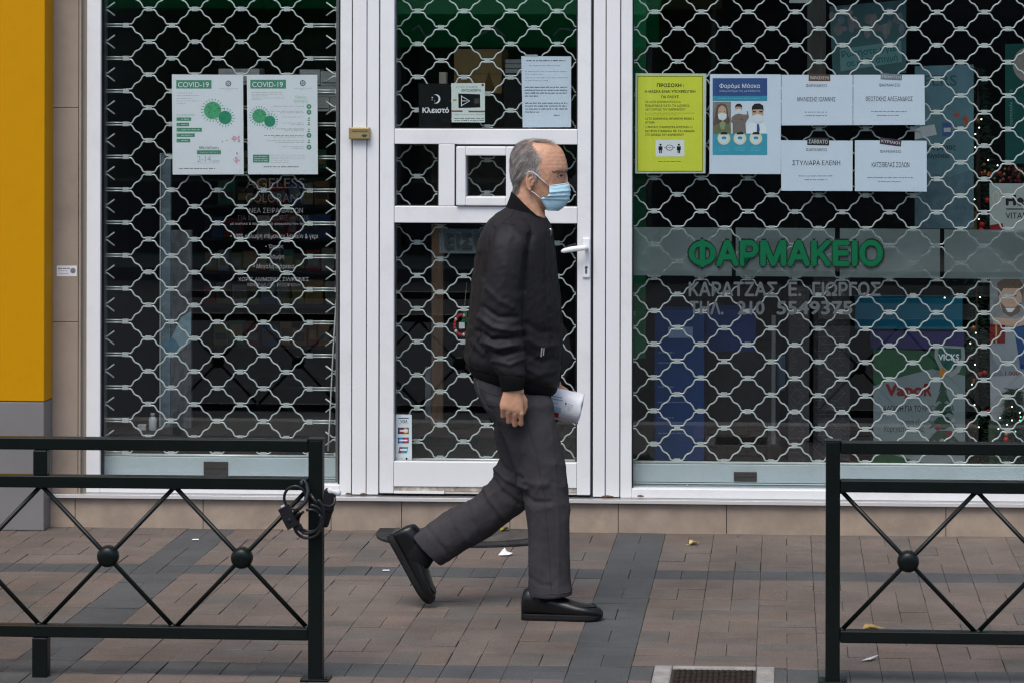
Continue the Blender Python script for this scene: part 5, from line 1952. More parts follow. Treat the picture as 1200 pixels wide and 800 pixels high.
for k in range(7):
    c3 = P(387 + k * 1.5, 574.5 + .35 * k, YL + .01)
    b.sphere(c3, .010 + r2.uniform(0, .004), .008, .007 + r2.uniform(0, .004), mat('thin_white_plastic', (.6, .6, .62), .5), 9, 7)
tag(b.build('plastic_bag_scrap'), 'scrap of white plastic caught on the second lock', 'litter')

# ------------------------------------------------------------------ the other side of the street (seen as reflections)
BLD = mat('opposite_render', (.22, .20, .18), .9, .15, 2)
WIN = mat('opposite_dark_window', (.02, .025, .03), .2)
t = thing('opposite_building', 'low plain building across the street with a dark shop front', 'building', (0, -21.2, 0))
MB().box(-40, 40, -31, -21, 0, 4.5, BLD).build('wall', t)
b = MB().box(-40, 40, -21, -20.9, .1, 3.2, mat('opposite_shop_dark', (.06, .055, .05), .7, .9, .9))
b.build('shop_front', t)
AWG = translucent(mat('green_awning_cloth', (.03, .66, .25), .8, .1, 2), .6)
AWB = translucent(mat('tan_awning_cloth', (.5, .36, .16), .8, .2, 2), .6)
SQ = mat('awning_white_print', (.75, .8, .76), .8)


def stall(label, x0, x1, y0, y1, zv, m, grp='stall awnings across the street', marks=True):
    t = thing('stall_awning', label, 'awning', ((x0 + x1) / 2, (y0 + y1) / 2, 0), grp)
    MB().add([(x0, y1, zv), (x1, y1, zv), (x1, y0, zv + .75), (x0, y0, zv + .75)], [(0, 1, 2, 3)], m).build('canopy', t)
    MB().box(x0, x1, y1 - .006, y1 + .006, zv - .34, zv, m).build('valance', t)
    if marks:
        b = MB()
        r2 = random.Random(int(x0 * 10))
        x = x0 + .25
        while x < x1 - .4:
            pts = [Vector((x + .07 * k, y1 + .009, zv - .17 + r2.uniform(-.07, .07))) for k in range(5)]
            b.tube(pts, .011, SQ, 5, flat=.3)
            x += r2.uniform(.45, .8)
        b.build('valance_marks', t)
    for x in (x0 + .1, x1 - .1):
        MB().tube([(x, y1 - .1, 0), (x, y1 - .1, zv)], .025, mat('grey_awning_pole', (.2, .2, .2), .5), 8).build('pole', t)
    MB().box(x0, x1, y0 - .05, y0, 0, zv - .1, mat('stall_dark_back', (.07, .055, .04), .8, .9, 1.8)).build('back_cloth', t)
    MB().box(x0 + .1, x1 - .1, y0, y1 - .7, 0, .75, mat('stall_counter', (.05, .045, .04), .8, .3, 3)).build('counter', t)


stall('long green stall awning across the street facing left window', -8.4, -4.2, -19.6, -17.2, 2.90, AWG)
stall('shorter green stall awning across the street facing the shop door', -4.05, -1.28, -19.6, -17.0, 2.50, AWG)
stall('tan stall awning across the street behind the green ones', -3.2, -.7, -20.6, -19.7, 2.95, AWB, marks=False)

# ------------------------------------------------------------------ the walking man
YC = -1.87
YN, YF = YC - .095, YC + .10                      # depth of the near (right) and far (left) leg
SKIN = mat('weathered_skin', (.53, .285, .175), .5, .16, 55, .16, 260, sss=.06, dirt=(.43, .165, .10), dirt_scale=22, dirt_amt=.6)
JACK = mat('black_jacket_cloth', (.0145, .0135, .0155), .62, .12, 12, .10, 260, spec=.2)
KNIT = mat('black_ribbed_knit', (.003, .003, .0035), .9, .1, 40, .4, 240, stretch=(6, 6, .5), spec=.2)
TROU = mat('washed_grey_trouser_cloth', (.044, .041, .044), .9, .22, 9, .25, 330, spec=.15, dirt=(.074, .069, .072), dirt_scale=5, dirt_amt=.6)
SHOE = mat('black_shoe_leather', (.006, .006, .0065), .32, .2, 20, .15, 70, spec=.35)
SOLE = mat('dark_rubber_sole', (.008, .008, .0085), .7, .15, 30, .3, 100)
HAIRB = mat('grey_hair', (.195, .17, .155), .65, .35, 60)
HAIRL = mat('light_grey_hair', (.36, .335, .315), .6, .2, 60)
HAIRD = mat('dark_grey_hair', (.11, .092, .08), .6, .2, 60)


def ring(pb, pf, Y, hw, n=28, e=2.3, yo=0.0):
    a, c = P(pb[0], pb[1], Y), P(pf[0], pf[1], Y)
    m_, h = (a + c) / 2, (c - a) / 2
    out = []
    for k in range(n):
        t_ = 2 * PI * k / n
        ct, st = math.cos(t_), math.sin(t_)
        out.append(m_ + h * (math.copysign(abs(ct) ** (2 / e), ct)) + Vector((0, hw * math.copysign(abs(st) ** (2 / e), st) + yo, 0)))
    return out


def lerp_rings(rs, sub=4):
    """smooth in-between rings (Catmull-Rom) so that lofts curve"""
    out = []
    n = len(rs)
    for i in range(n - 1):
        p0, p1, p2, p3 = rs[max(i - 1, 0)], rs[i], rs[i + 1], rs[min(i + 2, n - 1)]
        for s_ in range(sub):
            u = s_ / sub
            r_ = []
            for a, b_, c, d in zip(p0, p1, p2, p3):
                r_.append(.5 * ((2 * b_) + (c - a) * u + (2 * a - 5 * b_ + 4 * c - d) * u * u + (3 * b_ - a - 3 * c + d) * u ** 3))
            out.append(r_)
    out.append(rs[-1])
    return out


def loft(mb, rs, m, sub=4):
    return mb.rings(lerp_rings([[Vector(v) for v in r] for r in rs], sub), m)


man = thing('person', 'elderly man in black jacket and pale blue face mask walking past the door', 'person', (P(640, 727, YC).x, YC, 0))

# ---- jacket: torso and both sleeves
tor = [ring((597, 240), (639, 254), YC, .070), ring((587, 247), (645, 264), YC, .115), ring((574, 257), (647, 274), YC, .168), ring((565, 270), (648, 284), YC, .196), ring((559, 289), (649.5, 300), YC, .208), ring((554.5, 318), (652.5, 326), YC, .206),
       ring((551, 350), (656.5, 352), YC, .200), ring((547.5, 382), (658, 386), YC, .196), ring((545.5, 406), (658, 420), YC, .192), ring((546, 417), (656.5, 440), YC, .186), ring((549.5, 424), (653, 452), YC, .172)]
ns = [ring((586, 257), (612, 257), YC - .130, .028), ring((577, 264), (620, 264), YC - .156, .050), ring((572, 276), (622, 278), YC - .180, .062), ring((571, 292), (619, 296), YC - .198, .066), ring((567, 324), (614.5, 328), YC - .212, .066), ring((563, 358), (611, 360), YC - .218, .064), ring((560, 384), (611, 386), YC - .220, .063),
      ring((566, 403), (614, 402), YC - .224, .060), ring((575.5, 420), (615.5, 420), YC - .228, .054), ring((583, 438), (615, 440), YC - .232, .046)]
fs_ = [ring((580, 262), (626, 264), YC + .150, .050), ring((580, 290), (632, 294), YC + .196, .064), ring((584, 325), (636, 325), YC + .208, .064), ring((590, 360), (640, 352), YC + .206, .060), ring((604, 392), (648, 376), YC + .196, .055), ring((622, 424), (652, 410), YC + .180, .046), ring((630, 440), (655, 430), YC + .172, .042)]
mb = MB()
loft(mb, tor, JACK)
loft(mb, ns, JACK)
loft(mb, fs_, JACK)


def to_px(v):
    q_ = ROT.transposed() @ (Vector(v) - CAMP)
    return PX0 - FPX * q_.x / q_.z, PY0 + FPX * q_.y / q_.z


def nz(x, y, z):
    return noise.noise(Vector((x, y, z)))


def ridge(x, y, z):
    return (1 - min(1, abs(noise.noise(Vector((x, y, z)))) * 1.9)) ** 2.2


def crease(u, v, pts, wd, amp):
    """height of a soft fold along a polyline in photo coordinates"""
    best = 1e9
    for (x0, y0), (x1, y1) in zip(pts[:-1], pts[1:]):
        dx, dy = x1 - x0, y1 - y0
        t_ = max(0, min(1, ((u - x0) * dx + (v - y0) * dy) / (dx * dx + dy * dy)))
        d = math.hypot(u - x0 - dx * t_, v - y0 - dy * t_)
        best = min(best, d)
    return amp * math.exp(-(best / wd) ** 2)


def displaced(mb, voxel, fn, smooth, iters=4):
    co, no, fs = fused(mb, voxel, iters)
    out = []
    for c_, n_ in zip(co, no):
        out.append(tuple(c_ + n_ * fn(c_, n_)))
    return out, fs


JF = [([(562, 372), (578, 384), (600, 388), (612, 386)], 3.2, .010), ([(560, 388), (576, 398), (596, 397), (613, 394)], 2.8, -.010), ([(566, 400), (584, 408), (606, 404)], 3.0, .010), ([(573, 412), (590, 417), (613, 410)], 2.6, -.008), ([(578, 422), (598, 427), (614, 420)], 2.6, .006),
      ([(566, 360), (584, 372), (606, 372)], 3.0, -.007), ([(570, 338), (584, 352), (600, 360)], 3.5, .005),
      ([(622, 276), (618, 300), (613, 340)], 3.5, -.012), ([(578, 268), (572, 290), (567, 325)], 3.5, -.009), ([(592, 262), (606, 272), (619, 292)], 4, .004),
      ([(553, 400), (560, 408), (566, 414)], 3, .006), ([(622, 400), (636, 408), (652, 404)], 4, .006), ([(620, 416), (636, 424), (654, 420)], 4, -.006), ([(618, 432), (632, 438), (652, 434)], 3.5, .006), ([(618, 380), (634, 390), (653, 388)], 4, -.005), ([(640, 275), (640, 330), (646, 400)], 2.2, -.004), ([(560, 300), (556, 340), (552, 380)], 4, -.006),
      ([(598, 262), (594, 300), (588, 345)], 5, .003)]


def jfn(c_, n_):
    u, v = to_px(c_)
    a_, b_ = c_[0] * .8 + c_[2] * .6, -c_[0] * .6 + c_[2] * .8
    h = .0042 * nz(a_ * 6, c_[1] * 6, b_ * 9)
    arm = math.exp(-((v - 400) / 38) ** 2) if c_[1] < YC - .13 else .35 + .5 * math.exp(-((v - 415) / 25) ** 2)
    h += (.0040 * arm + .0010) * (ridge(a_ * 7 + 3, c_[1] * 9, b_ * 15) - .4)
    h += .0035 * (ridge(b_ * 6, c_[1] * 8 + 4, a_ * 12) - .4) * (.4 + .6 * arm)
    h += .0012 * nz(a_ * 40, c_[1] * 40, b_ * 60)
    if n_[1] < .2:
        near = c_[1] < YC - .13
        for pts, wd, a in JF:
            h += crease(u, v, pts, wd, a) * (1 if n_[1] < -.2 else .5)
    h += .006 * math.exp(-((v - (421 + (u - 546) * .27)) / 7) ** 2)
    return h


jv, jf = displaced(mb, .0045, jfn, 5)
b = MB().add(jv, jf, JACK, True)
jo = b.build('jacket', man)
# hem band, cuffs, collar: ribbed knit, sub-parts of the jacket
b = MB()
loft(b, [ring((551.5, 419.5), (653.5, 447.5), YC, .171), ring((549.8, 424), (653.8, 452), YC, .176), ring((550.2, 431), (652, 459), YC, .172), ring((553, 436), (648, 463), YC, .163)], KNIT)
b.build('hem_band', jo)
b = MB()
loft(b, [ring((584, 434), (614.5, 437), YC - .232, .0445), ring((584, 440), (615.5, 443), YC - .233, .048), ring((586, 449), (614.6, 451), YC - .234, .043), ring((588, 457.5), (613.6, 455.5), YC - .235, .037)], KNIT)
b.build('cuff', jo)
b = MB()
loft(b, [ring((631, 436), (655, 428), YC + .172, .040), ring((633, 446), (657, 437), YC + .170, .043), ring((637, 455), (657.5, 446), YC + .168, .038)], KNIT)
b.build('cuff', jo)
# stand-up collar: a thick open band round the neck
b = MB()


def collar_ring(pb, pf, hw, off):
    return ring(pb, pf, YC, hw, 32, 2.1)


outer = [collar_ring((593.5, 241), (646, 272), .086, 0), collar_ring((597, 232), (644.5, 267), .078, 0), collar_ring((599.5, 224.5), (642.5, 262), .0735, 0)]
inner = [collar_ring((602.5, 226), (639.5, 261), .0665, 0), collar_ring((599.5, 236), (641, 266), .070, 0), collar_ring((597, 244), (643, 271), .075, 0)]
b.rings(lerp_rings(outer + inner, 3), KNIT, cap=False)
b.build('collar', jo)
ZIPM = mat('zip_metal', (.55, .55, .56), .3, metal=.7)
b = MB()
zx = [(644.8, 268), (647.5, 278), (649.5, 292), (652, 318), (655.5, 345), (658.2, 380), (658.5, 415), (656, 446)]
b.tube([P(x + .7, y, YC - .006) for x, y in zx], .0022, mat('zip_tape', (.02, .02, .022), .6), 6)
b.build('zip', jo)
b = MB().sphere(P(645, 269.5, YC - .03), .005, .004, .006, ZIPM, 10, 8)
b.obox(P(645.6, 274, YC - .035), (.0025, 0, 0), (0, .0015, 0), (.001, 0, .009), mat('zip_puller', (.08, .08, .08), .4))
b.build('zip_slider', jo)
b = MB()
pz = P(635.3, 412, YC - .1865)
yz = YC - .205
b.obox(P(634.6, 412.5, yz), (.0022, 0, 0), (0, .0035, 0), (.0015, 0, .0155), ZIPM).obox(P(637.2, 412, yz), (.0018, 0, 0), (0, .0035, 0), (.0012, 0, .013), ZIPM)
b.build('pocket_zip', jo)

# ---- trousers
pel = [ring((557, 424), (640, 440), YC, .150), ring((555.5, 436), (643, 450), YC, .160), ring((556, 452), (645, 462), YC, .168), ring((561, 468), (646.5, 474), YC, .170), ring((569, 484), (648, 486), YC, .160), ring((580, 500), (648, 500), YC, .120)]
nl = [ring((592, 448), (634, 454), YN + .03, .040), ring((568, 462), (646.5, 470), YN, .085), ring((577, 484), (649, 484), YN, .090), ring((588, 506), (653.5, 503), YN, .088), ring((598, 532), (658.5, 527), YN, .084), ring((607, 560), (664, 556), YN, .079), ring((614, 588), (667.5, 584), YN, .075), ring((618.5, 618), (668.5, 616), YN, .071), ring((619.5, 650), (669, 650), YN, .068), ring((619.5, 680), (670, 680), YN, .066), ring((620, 698), (671, 696), YN, .067)]
fl = [ring((590, 450), (632, 456), YF - .03, .040), ring((562, 466), (646, 470), YF, .085), ring((574, 490), (640, 500), YF, .088), ring((579.5, 512), (634, 530), YF, .085), ring((582, 534), (630, 560), YF, .081), ring((578.5, 552), (622, 590), YF, .078), ring((566, 573), (601, 607), YF, .075), ring((543, 588.5), (576, 626), YF, .072), ring((514, 604), (548, 643), YF, .069), ring((496, 617), (530, 655), YF, .068), ring((484, 626.5), (518, 662.5), YF, .068)]
mb = MB()
loft(mb, pel, TROU)
loft(mb, nl, TROU)
loft(mb, fl, TROU)
TF = [([(560, 470), (570, 488), (580, 500)], 3.5, -.008), ([(574, 468), (600, 500), (612, 530)], 4, .004), ([(604, 556), (620, 566), (640, 568)], 4, .004), ([(612, 578), (626, 588), (644, 588)], 3, -.005), ([(648, 566), (660, 574), (668, 584)], 4, -.003), ([(622, 676), (632, 684), (646, 686)], 3, -.0025),
      ([(645, 500), (652, 560), (655, 620), (654, 695)], 2.0, .002), ([(578, 530), (590, 548), (612, 560)], 3, -.008), ([(576, 545), (592, 560), (616, 572)], 3, .010), ([(574, 556), (586, 574), (608, 590)], 3, -.009), ([(566, 565), (574, 585), (590, 606)], 3, .007), ([(546, 588), (552, 606), (562, 628)], 3.5, -.005), ([(530, 598), (536, 616), (548, 634)], 4, .004), ([(500, 618), (512, 634), (526, 650)], 3, -.004)]


def tfn(c_, n_):
    u, v = to_px(c_)
    a_, b_ = c_[0] * .75 + c_[2] * .66, -c_[0] * .66 + c_[2] * .75
    h = .005 * nz(c_[0] * 6 + 3, c_[1] * 7, c_[2] * 4)
    kn = math.exp(-((v - 575) / 28) ** 2) + (.15 * math.exp(-((v - 690) / 16) ** 2) if u > 600 else 0) + .7 * math.exp(-((v - 478) / 22) ** 2) + (.2 if u < 580 and v > 570 else 0)
    h += (.0034 * kn + .0010) * (ridge(a_ * 6, c_[1] * 8 + 7, b_ * 12) - .4)
    h += (.0030 * kn + .0010) * (ridge(b_ * 7 + 9, c_[1] * 9, a_ * 13) - .4)
    h += .0008 * nz(a_ * 45, c_[1] * 45, b_ * 45)
    if n_[1] < .3:
        for pts, wd, a in TF:
            h += crease(u, v, pts, wd, a)
    # hems hang loose
    h += .001 * math.exp(-((v - 694) / 5) ** 2) * (1 if u > 600 else 0)
    return h


tv, tf = displaced(mb, .0045, tfn, 5)
to = MB().add(tv, tf, TROU, True).build('trousers', man)
b = MB()
b.tube([P(559, 446 + 0, YC - .135), P(562, 462, YC - .165), P(571, 478, YC - .178), P(584, 483, YC - .182)], .0018, TROU, 6)
b.build('back_pocket_seam', to)
for a, c, Y in (((620.3, 692.5), (670.8, 690.5), YN),):
    b = MB()
    r_ = ring(a, c, Y, .0685, 40)
    b.tube(r_, .0018, TROU, 6, closed=True)
    b.build('hem_seam', to)

from mathutils.bvhtree import BVHTree
ttree = BVHTree.FromPolygons(tv, tf)
jtree = BVHTree.FromPolygons(jv, jf)


def seam(tree_, pts, Y0, r_, m, parent, name, n=60):
    out = []
    for i in range(len(pts) - 1):
        for k in range(n // (len(pts) - 1)):
            t_ = k / (n // (len(pts) - 1))
            p = P(pts[i][0] + (pts[i + 1][0] - pts[i][0]) * t_, pts[i][1] + (pts[i + 1][1] - pts[i][1]) * t_, Y0)
            hit = tree_.ray_cast(p - (p - CAMP).normalized() * .5, (p - CAMP).normalized())
            if hit[0]:
                out.append(hit[0] - (p - CAMP).normalized() * r_ * .3)
    if len(out) > 2:
        MB().tube(out, r_, m, 5).build(name, parent)


seam(ttree, [(612, 470), (628, 530), (638, 580), (643, 640), (646, 694)], YN, .0013, TROU, to, 'side_seam')
seam(ttree, [(559, 452), (570, 459), (585, 464)], YN, .0014, TROU, to, 'yoke_seam')
seam(ttree, [(563, 470), (575, 474), (590, 477)], YN, .0014, TROU, to, 'pocket_seam')
seam(jtree, [(588, 262), (606, 264), (616, 276), (618, 300), (616, 320)], YC, .0013, JACK, jo, 'armhole_seam')
seam(jtree, [(604, 246), (598, 254), (590, 260)], YC, .0013, JACK, jo, 'shoulder_seam')
seam(jtree, [(640, 388), (637, 402), (634.5, 424)], YC, .0018, JACK, jo, 'pocket_welt')
# ---- shoes
def shoe(origin, ax, up, name):
    """ax: heel to toe, up: away from the ground, both unit vectors; origin: heel end on the ground line"""
    sdv = up.cross(ax).normalized()
    L = .288

    def pt(u, s_, h):
        return origin + ax * (u * L) + sdv * s_ + up * h
    # upper: sections along the foot (u, half width, height of top)
    secs = [(.0, .018, .030, .074), (.012, .028, .028, .092), (.05, .035, .026, .108), (.14, .038, .026, .114), (.24, .039, .026, .110), (.33, .040, .025, .099), (.42, .043, .024, .089), (.55, .047, .024, .076), (.68, .050, .024, .065), (.80, .049, .024, .057), (.90, .042, .025, .048), (.955, .031, .024, .041), (.982, .018, .023, .034), (.992, .008, .024, .029)]
    rs = []
    n = 26
    for u, hw, z0, z1 in secs:
        r_ = []
        for k in range(n):
            t_ = 2 * PI * k / n
            ct, st = math.cos(t_), math.sin(t_)
            e = 2.6 if st < 0 else 2.1
            w_ = hw * math.copysign(abs(ct) ** (2 / e), ct)
            hh = (z0 - .012) + (z1 - z0 + .012) * (.5 + .5 * math.copysign(abs(st) ** (2 / e), st))
            r_.append(pt(u, w_, hh))
        rs.append(r_)
    b_ = MB()
    loft(b_, rs, SHOE, 4)
    sh = b_.build(name, man)
    # sole: rounded outline with two steps
    out = []
    prof = [(.0, .016), (.015, .027), (.06, .035), (.15, .0385), (.3, .039), (.42, .0425), (.55, .0475), (.68, .0515), (.80, .0505), (.88, .0455), (.93, .039), (.965, .030), (.985, .021), (.996, .011), (1.0, .003)]
    pts = [(u, w_) for u, w_ in prof] + [(u, -w_) for u, w_ in reversed(prof)]
    b_ = MB()
    levels = [(.0, .88), (.004, .925), (.013, .93), (.015, .91), (.018, .92), (.023, .90)]
    rings_ = [[pt(.492 + (u - .5) * (.955 + .03 * k_), w_ * k_ * 1.03, h + .010 * max(0, (u - .82) / .18) ** 2) for u, w_ in pts] for h, k_ in levels]
    b_.rings(rings_, SOLE, smooth=True)
    b_.build('sole', sh)
    # apron seam, laces, collar roll
    b_ = MB()
    seam = [pt(u, s_ * w_, h) for u, w_, h, s_ in [(.44, .034, .073, 1), (.58, .038, .061, 1), (.72, .039, .053, 1), (.84, .033, .050, 1), (.90, .018, .0495, 1), (.915, 0, .049, 1), (.90, .018, .0495, -1), (.84, .033, .050, -1), (.72, .039, .053, -1), (.58, .038, .061, -1), (.44, .034, .073, -1)]]
    b_.tube(seam, .0022, SHOE, 6)
    b_.build('apron_seam', sh)
    b_ = MB()
    for k in range(4):
        u = .36 + .045 * k
        h = .101 - .007 * k
        b_.tube([pt(u, -.022, h - .006), pt(u + .008, 0, h + .003), pt(u, .022, h - .006)], .0026, SHOE, 6)
    b_.build('laces', sh)
    return pt


gN = P(611.2, 728.8, YN)
gN.z = 0.0
ptN = shoe(gN, Vector((1, 0, 0)), Vector((0, 0, 1)), 'shoe')
toe = G(500.5, 712.5)
axF = Vector((.50, 0, -.866)).normalized()
upF = Vector((.866, 0, .50)).normalized()
orgF = Vector((toe.x, YF + .01, .004)) - axF * .288 - upF * .004
ptF = shoe(orgF, axF, upF, 'shoe')

# ---- body: one continuous skin from head to feet (mostly under the clothes)
HX = .0
head = [ring((617, 164), (640, 164.5), YC, .022, 32, 2.0), ring((608.5, 167.5), (650.5, 168.5), YC, .046, 32, 2.0), ring((602.5, 174), (658, 174.5), YC, .062, 32, 2.1), ring((599.3, 183), (662.3, 183), YC, .0715, 32, 2.15), ring((598.5, 192), (664.6, 192), YC, .0755, 32, 2.2),
        ring((598.5, 199), (665.2, 199), YC, .0765, 32, 2.2), ring((599.5, 207), (663.2, 206), YC, .0755, 32, 2.2), ring((601.5, 214), (662.0, 214), YC, .0715, 32, 2.1), ring((605, 222), (661, 223), YC, .0655, 32, 2.0), ring((611, 230), (660, 231), YC, .0575, 32, 1.95), ring((619, 237), (658, 238.5), YC, .048, 32, 1.9), ring((627, 242.5), (654.5, 244), YC, .035, 32, 1.9), ring((634, 245.5), (650, 246.5), YC, .020, 32, 1.9)]
mb = MB()
loft(mb, head, SKIN, 4)
loft(mb, [ring((602.5, 208), (634, 226), YC, .056), ring((602, 222), (638, 247), YC, .059), ring((599, 236), (640, 258), YC, .061), ring((598, 248), (640, 268), YC, .060), ring((598, 264), (638, 284), YC, .060)], SKIN, 3)
# nose and brow
mb.rings(lerp_rings([ring((655, 203), (664.0, 203), YC, .008, 14), ring((655, 208), (665.6, 208.5), YC, .010, 14), ring((655, 213), (666.0, 214), YC, .012, 14), ring((655, 218), (666.4, 218.5), YC, .014, 14), ring((655, 222), (663.5, 222.5), YC, .013, 14)], 3), SKIN)
for s_ in (-1, 1):
    mb.tube([P(663.2, 199.5, YC + s_ * .008), P(661.3, 198.3, YC + s_ * .026), P(657, 198.6, YC + s_ * .045)], [.006, .0068, .005], SKIN, 8)
    # ear
    ec = P(621.5, 212.5, YC + s_ * .076)
    rot = Matrix.Rotation(s_ * math.radians(-18), 3, 'Z') @ Matrix.Rotation(math.radians(14), 3, 'Y')
    mb.sphere(ec, .0155, .0050, .031, SKIN, 18, 12, rot)
    hel = [ec + rot @ Vector((x, s_ * .007, z)) for x, z in ((.010, -.004), (.013, .010), (.009, .024), (-.003, .031), (-.014, .024), (-.017, .008), (-.013, -.010), (-.006, -.024), (.002, -.031), (.008, -.026))]
    mb.tube(hel, [.0032, .0040, .0045, .0046, .0046, .0044, .0042, .0046, .0062, .004], SKIN, 8)
    mb.tube([ec + rot @ Vector((x, s_ * .0065, z)) for x, z in ((.004, .014), (-.006, .006), (-.005, -.010), (.003, -.018))], .003, SKIN, 8)
    mb.sphere(ec + rot @ Vector((.012, s_ * .004, -.008)), .004, .005, .006, SKIN, 8, 6)
# trunk, arms, legs, a little slimmer than the clothes


def slim(r_, k):
    cen = sum(r_, Vector()) / len(r_)
    return [cen + (v - cen) * k for v in r_]


loft(mb, [slim(r_, .80) for r_ in tor[2:]] + [slim(r_, .84) for r_ in pel[1:5]], SKIN, 2)
wrN, wrF = P(601.0, 458, YC - .234), P(646.5, 456, YC + .168)
loft(mb, [slim(r_, .70) for r_ in ns[3:7]] + [slim(ns[7], .66), slim(ns[8], .62), ring((588.5, 441), (613, 442), YC - .233, .030), ring((589.2, 456), (613.8, 456), YC - .234, .0255), ring((589.6, 461), (614.4, 460), YC - .234, .0235)], SKIN, 2)
loft(mb, [slim(r_, .70) for r_ in fs_[1:4]] + [slim(fs_[4], .66), ring((627, 424), (650, 412), YC + .180, .030), ring((637, 452), (657, 445), YC + .168, .025), ring((640, 458), (658, 452), YC + .168, .023)], SKIN, 2)
loft(mb, [slim(r_, .78) for r_ in nl[2:7]] + [slim(nl[7], .7), slim(nl[8], .62), ring((629, 690), (656, 690), YN, .032), ring((631, 710), (655, 712), YN, .028)], SKIN, 2)
loft(mb, [slim(r_, .78) for r_ in fl[2:6]] + [slim(fl[6], .72), slim(fl[7], .66), slim(fl[8], .58), ring((488, 634), (506, 650), YF, .031), ring((481, 640), (497, 656), YF, .028)], SKIN, 2)
for pt_ in (ptN, ptF):
    mb.tube([pt_(.12, 0, .055), pt_(.35, 0, .048), pt_(.6, 0, .038), pt_(.82, 0, .034)], [.025, .021, .012, .006], SKIN, 12)


def sock(rs):
    b_ = MB()
    loft(b_, rs, mat('black_sock', (.008, .008, .009), .95, .2, 60, .3, 300), 3)
    b_.build('sock', man)


sock([ring((626, 680), (660, 682), YN, .043), ring((624, 696), (658, 698), YN, .042), ring((620, 708), (656, 712), YN, .036)])
sock([ring((497, 627), (518, 648), YF, .043), ring((485, 634), (509, 655), YF, .041), ring((477, 641), (503, 664), YF, .036), ring((473, 648), (497, 668), YF, .030)])


def hand(wr, down, fwd, inn, curl, flat=1.0):
    """wr: wrist; down: towards the fingertips; fwd: thumb side; inn: palm side"""
    d, f, i_ = down.normalized(), fwd.normalized(), inn.normalized()

    def pt(a, b_, c):
        return wr + f * a + d * b_ + i_ * c
    # palm as a loft of rounded sections
    rs = []
    for b_, hw, th, off in ((-.012, .030, .020, .0), (.012, .034, .0190, .0), (.035, .040, .0185, -.002), (.055, .0425, .0165, -.004), (.068, .041, .013, -.003)):
        rs.append([pt(hw * math.copysign(abs(math.cos(t_)) ** .8, math.cos(t_)) - .001, b_ + .006 * math.cos(t_) * (b_ > .05), th * math.sin(t_) + off) for t_ in [2 * PI * k / 20 for k in range(20)]])
    mb.rings(lerp_rings(rs, 3), SKIN)
    for k, (a, b_, l1, l2, l3, r_) in enumerate(((.0325, .068, .043, .026, .020, .0088), (.0108, .072, .047, .030, .021, .0090), (-.0112, .069, .043, .027, .020, .0086), (-.0318, .060, .034, .021, .018, .0077))):
        p0 = pt(a, b_ - .018, -.003)
        kn = pt(a, b_, -.007)
        sp = (a * .10)
        c1, c2, c3 = [math.radians(x) for x in curl[k]]
        d1 = (d * math.cos(c1) + i_ * math.sin(c1) + f * sp * (0.5)).normalized()
        d2 = (d * math.cos(c1 + c2) + i_ * math.sin(c1 + c2)).normalized()
        d3 = (d * math.cos(c1 + c2 + c3) + i_ * math.sin(c1 + c2 + c3)).normalized()
        p1 = kn + d1 * l1
        p2 = p1 + d2 * l2
        p3 = p2 + d3 * l3
        mb.tube([p0, kn, kn + d1 * l1 * .5, p1, p1 + d2 * l2 * .5, p2, p2 + d3 * l3 * .6, p3], [r_ * .9, r_ * 1.12, r_ * .95, r_ * 1.05, r_ * .9, r_ * .93, r_ * .85, r_ * .5], SKIN, 10)
    q0, q1, q2, q3, q4 = pt(.024, .004, .010), pt(.040, .026, .018), pt(.043, .050, .022), pt(.036, .070, .026), pt(.028, .080, .028)
    mb.tube([q0, q1, q2, q3, q4], [.014, .0135, .0108, .0105, .006], SKIN, 10)


hand(wrN + Vector((0, -.012, -.002)), Vector((-.04, .06, -1)), Vector((.96, .12, -.16)), Vector((-.02, 1, .05)), [(22, 58, 40), (24, 60, 42), (26, 62, 44), (26, 64, 44)])
hand(wrF, Vector((.42, 0, -.9)), Vector((.85, .25, .4)), Vector((.2, -.95, .1)), [(48, 62, 40), (50, 62, 40), (52, 62, 40), (54, 62, 40)])

co, no, ff = fused(mb, .0030, 3, .5)
sock_l = []
eyeN = P(654.4, 205.4, YC - .052)


def bfn(c_, n_):
    h = 0.0
    for s_ in (-1, 1):
        e = Vector((eyeN.x, YC + s_ * .040, eyeN.z))
        d = (Vector(c_) - e).length
        h -= .0048 * math.exp(-(d / .015) ** 2)
    # creases: forehead and crow's feet, nape
    u, v = to_px(c_)
    if c_[2] > 1.4:
        if u > 640 and v < 197:
            h += .00028 * math.sin(v * 1.35 + 3 * nz(c_[0] * 18, c_[1] * 18, 0)) * (1 if v > 180 else .3)
        if u < 612 and v > 205:
            h += .0005 * math.sin(v * .9 + 2 * nz(c_[0] * 25, c_[1] * 25, 0))
        h += .0008 * nz(c_[0] * 70, c_[1] * 70, c_[2] * 70)
        if 626 < u < 652 and v > 200:
            h += .0010 * (ridge(c_[0] * 35 + c_[2] * 20, c_[1] * 20, c_[2] * 18) - .4)
    return h


bv = [tuple(Vector(c_) + Vector(n_) * bfn(c_, n_)) for c_, n_ in zip(co, no)]
bo = MB().add(bv, ff, SKIN, True).build('body', man)

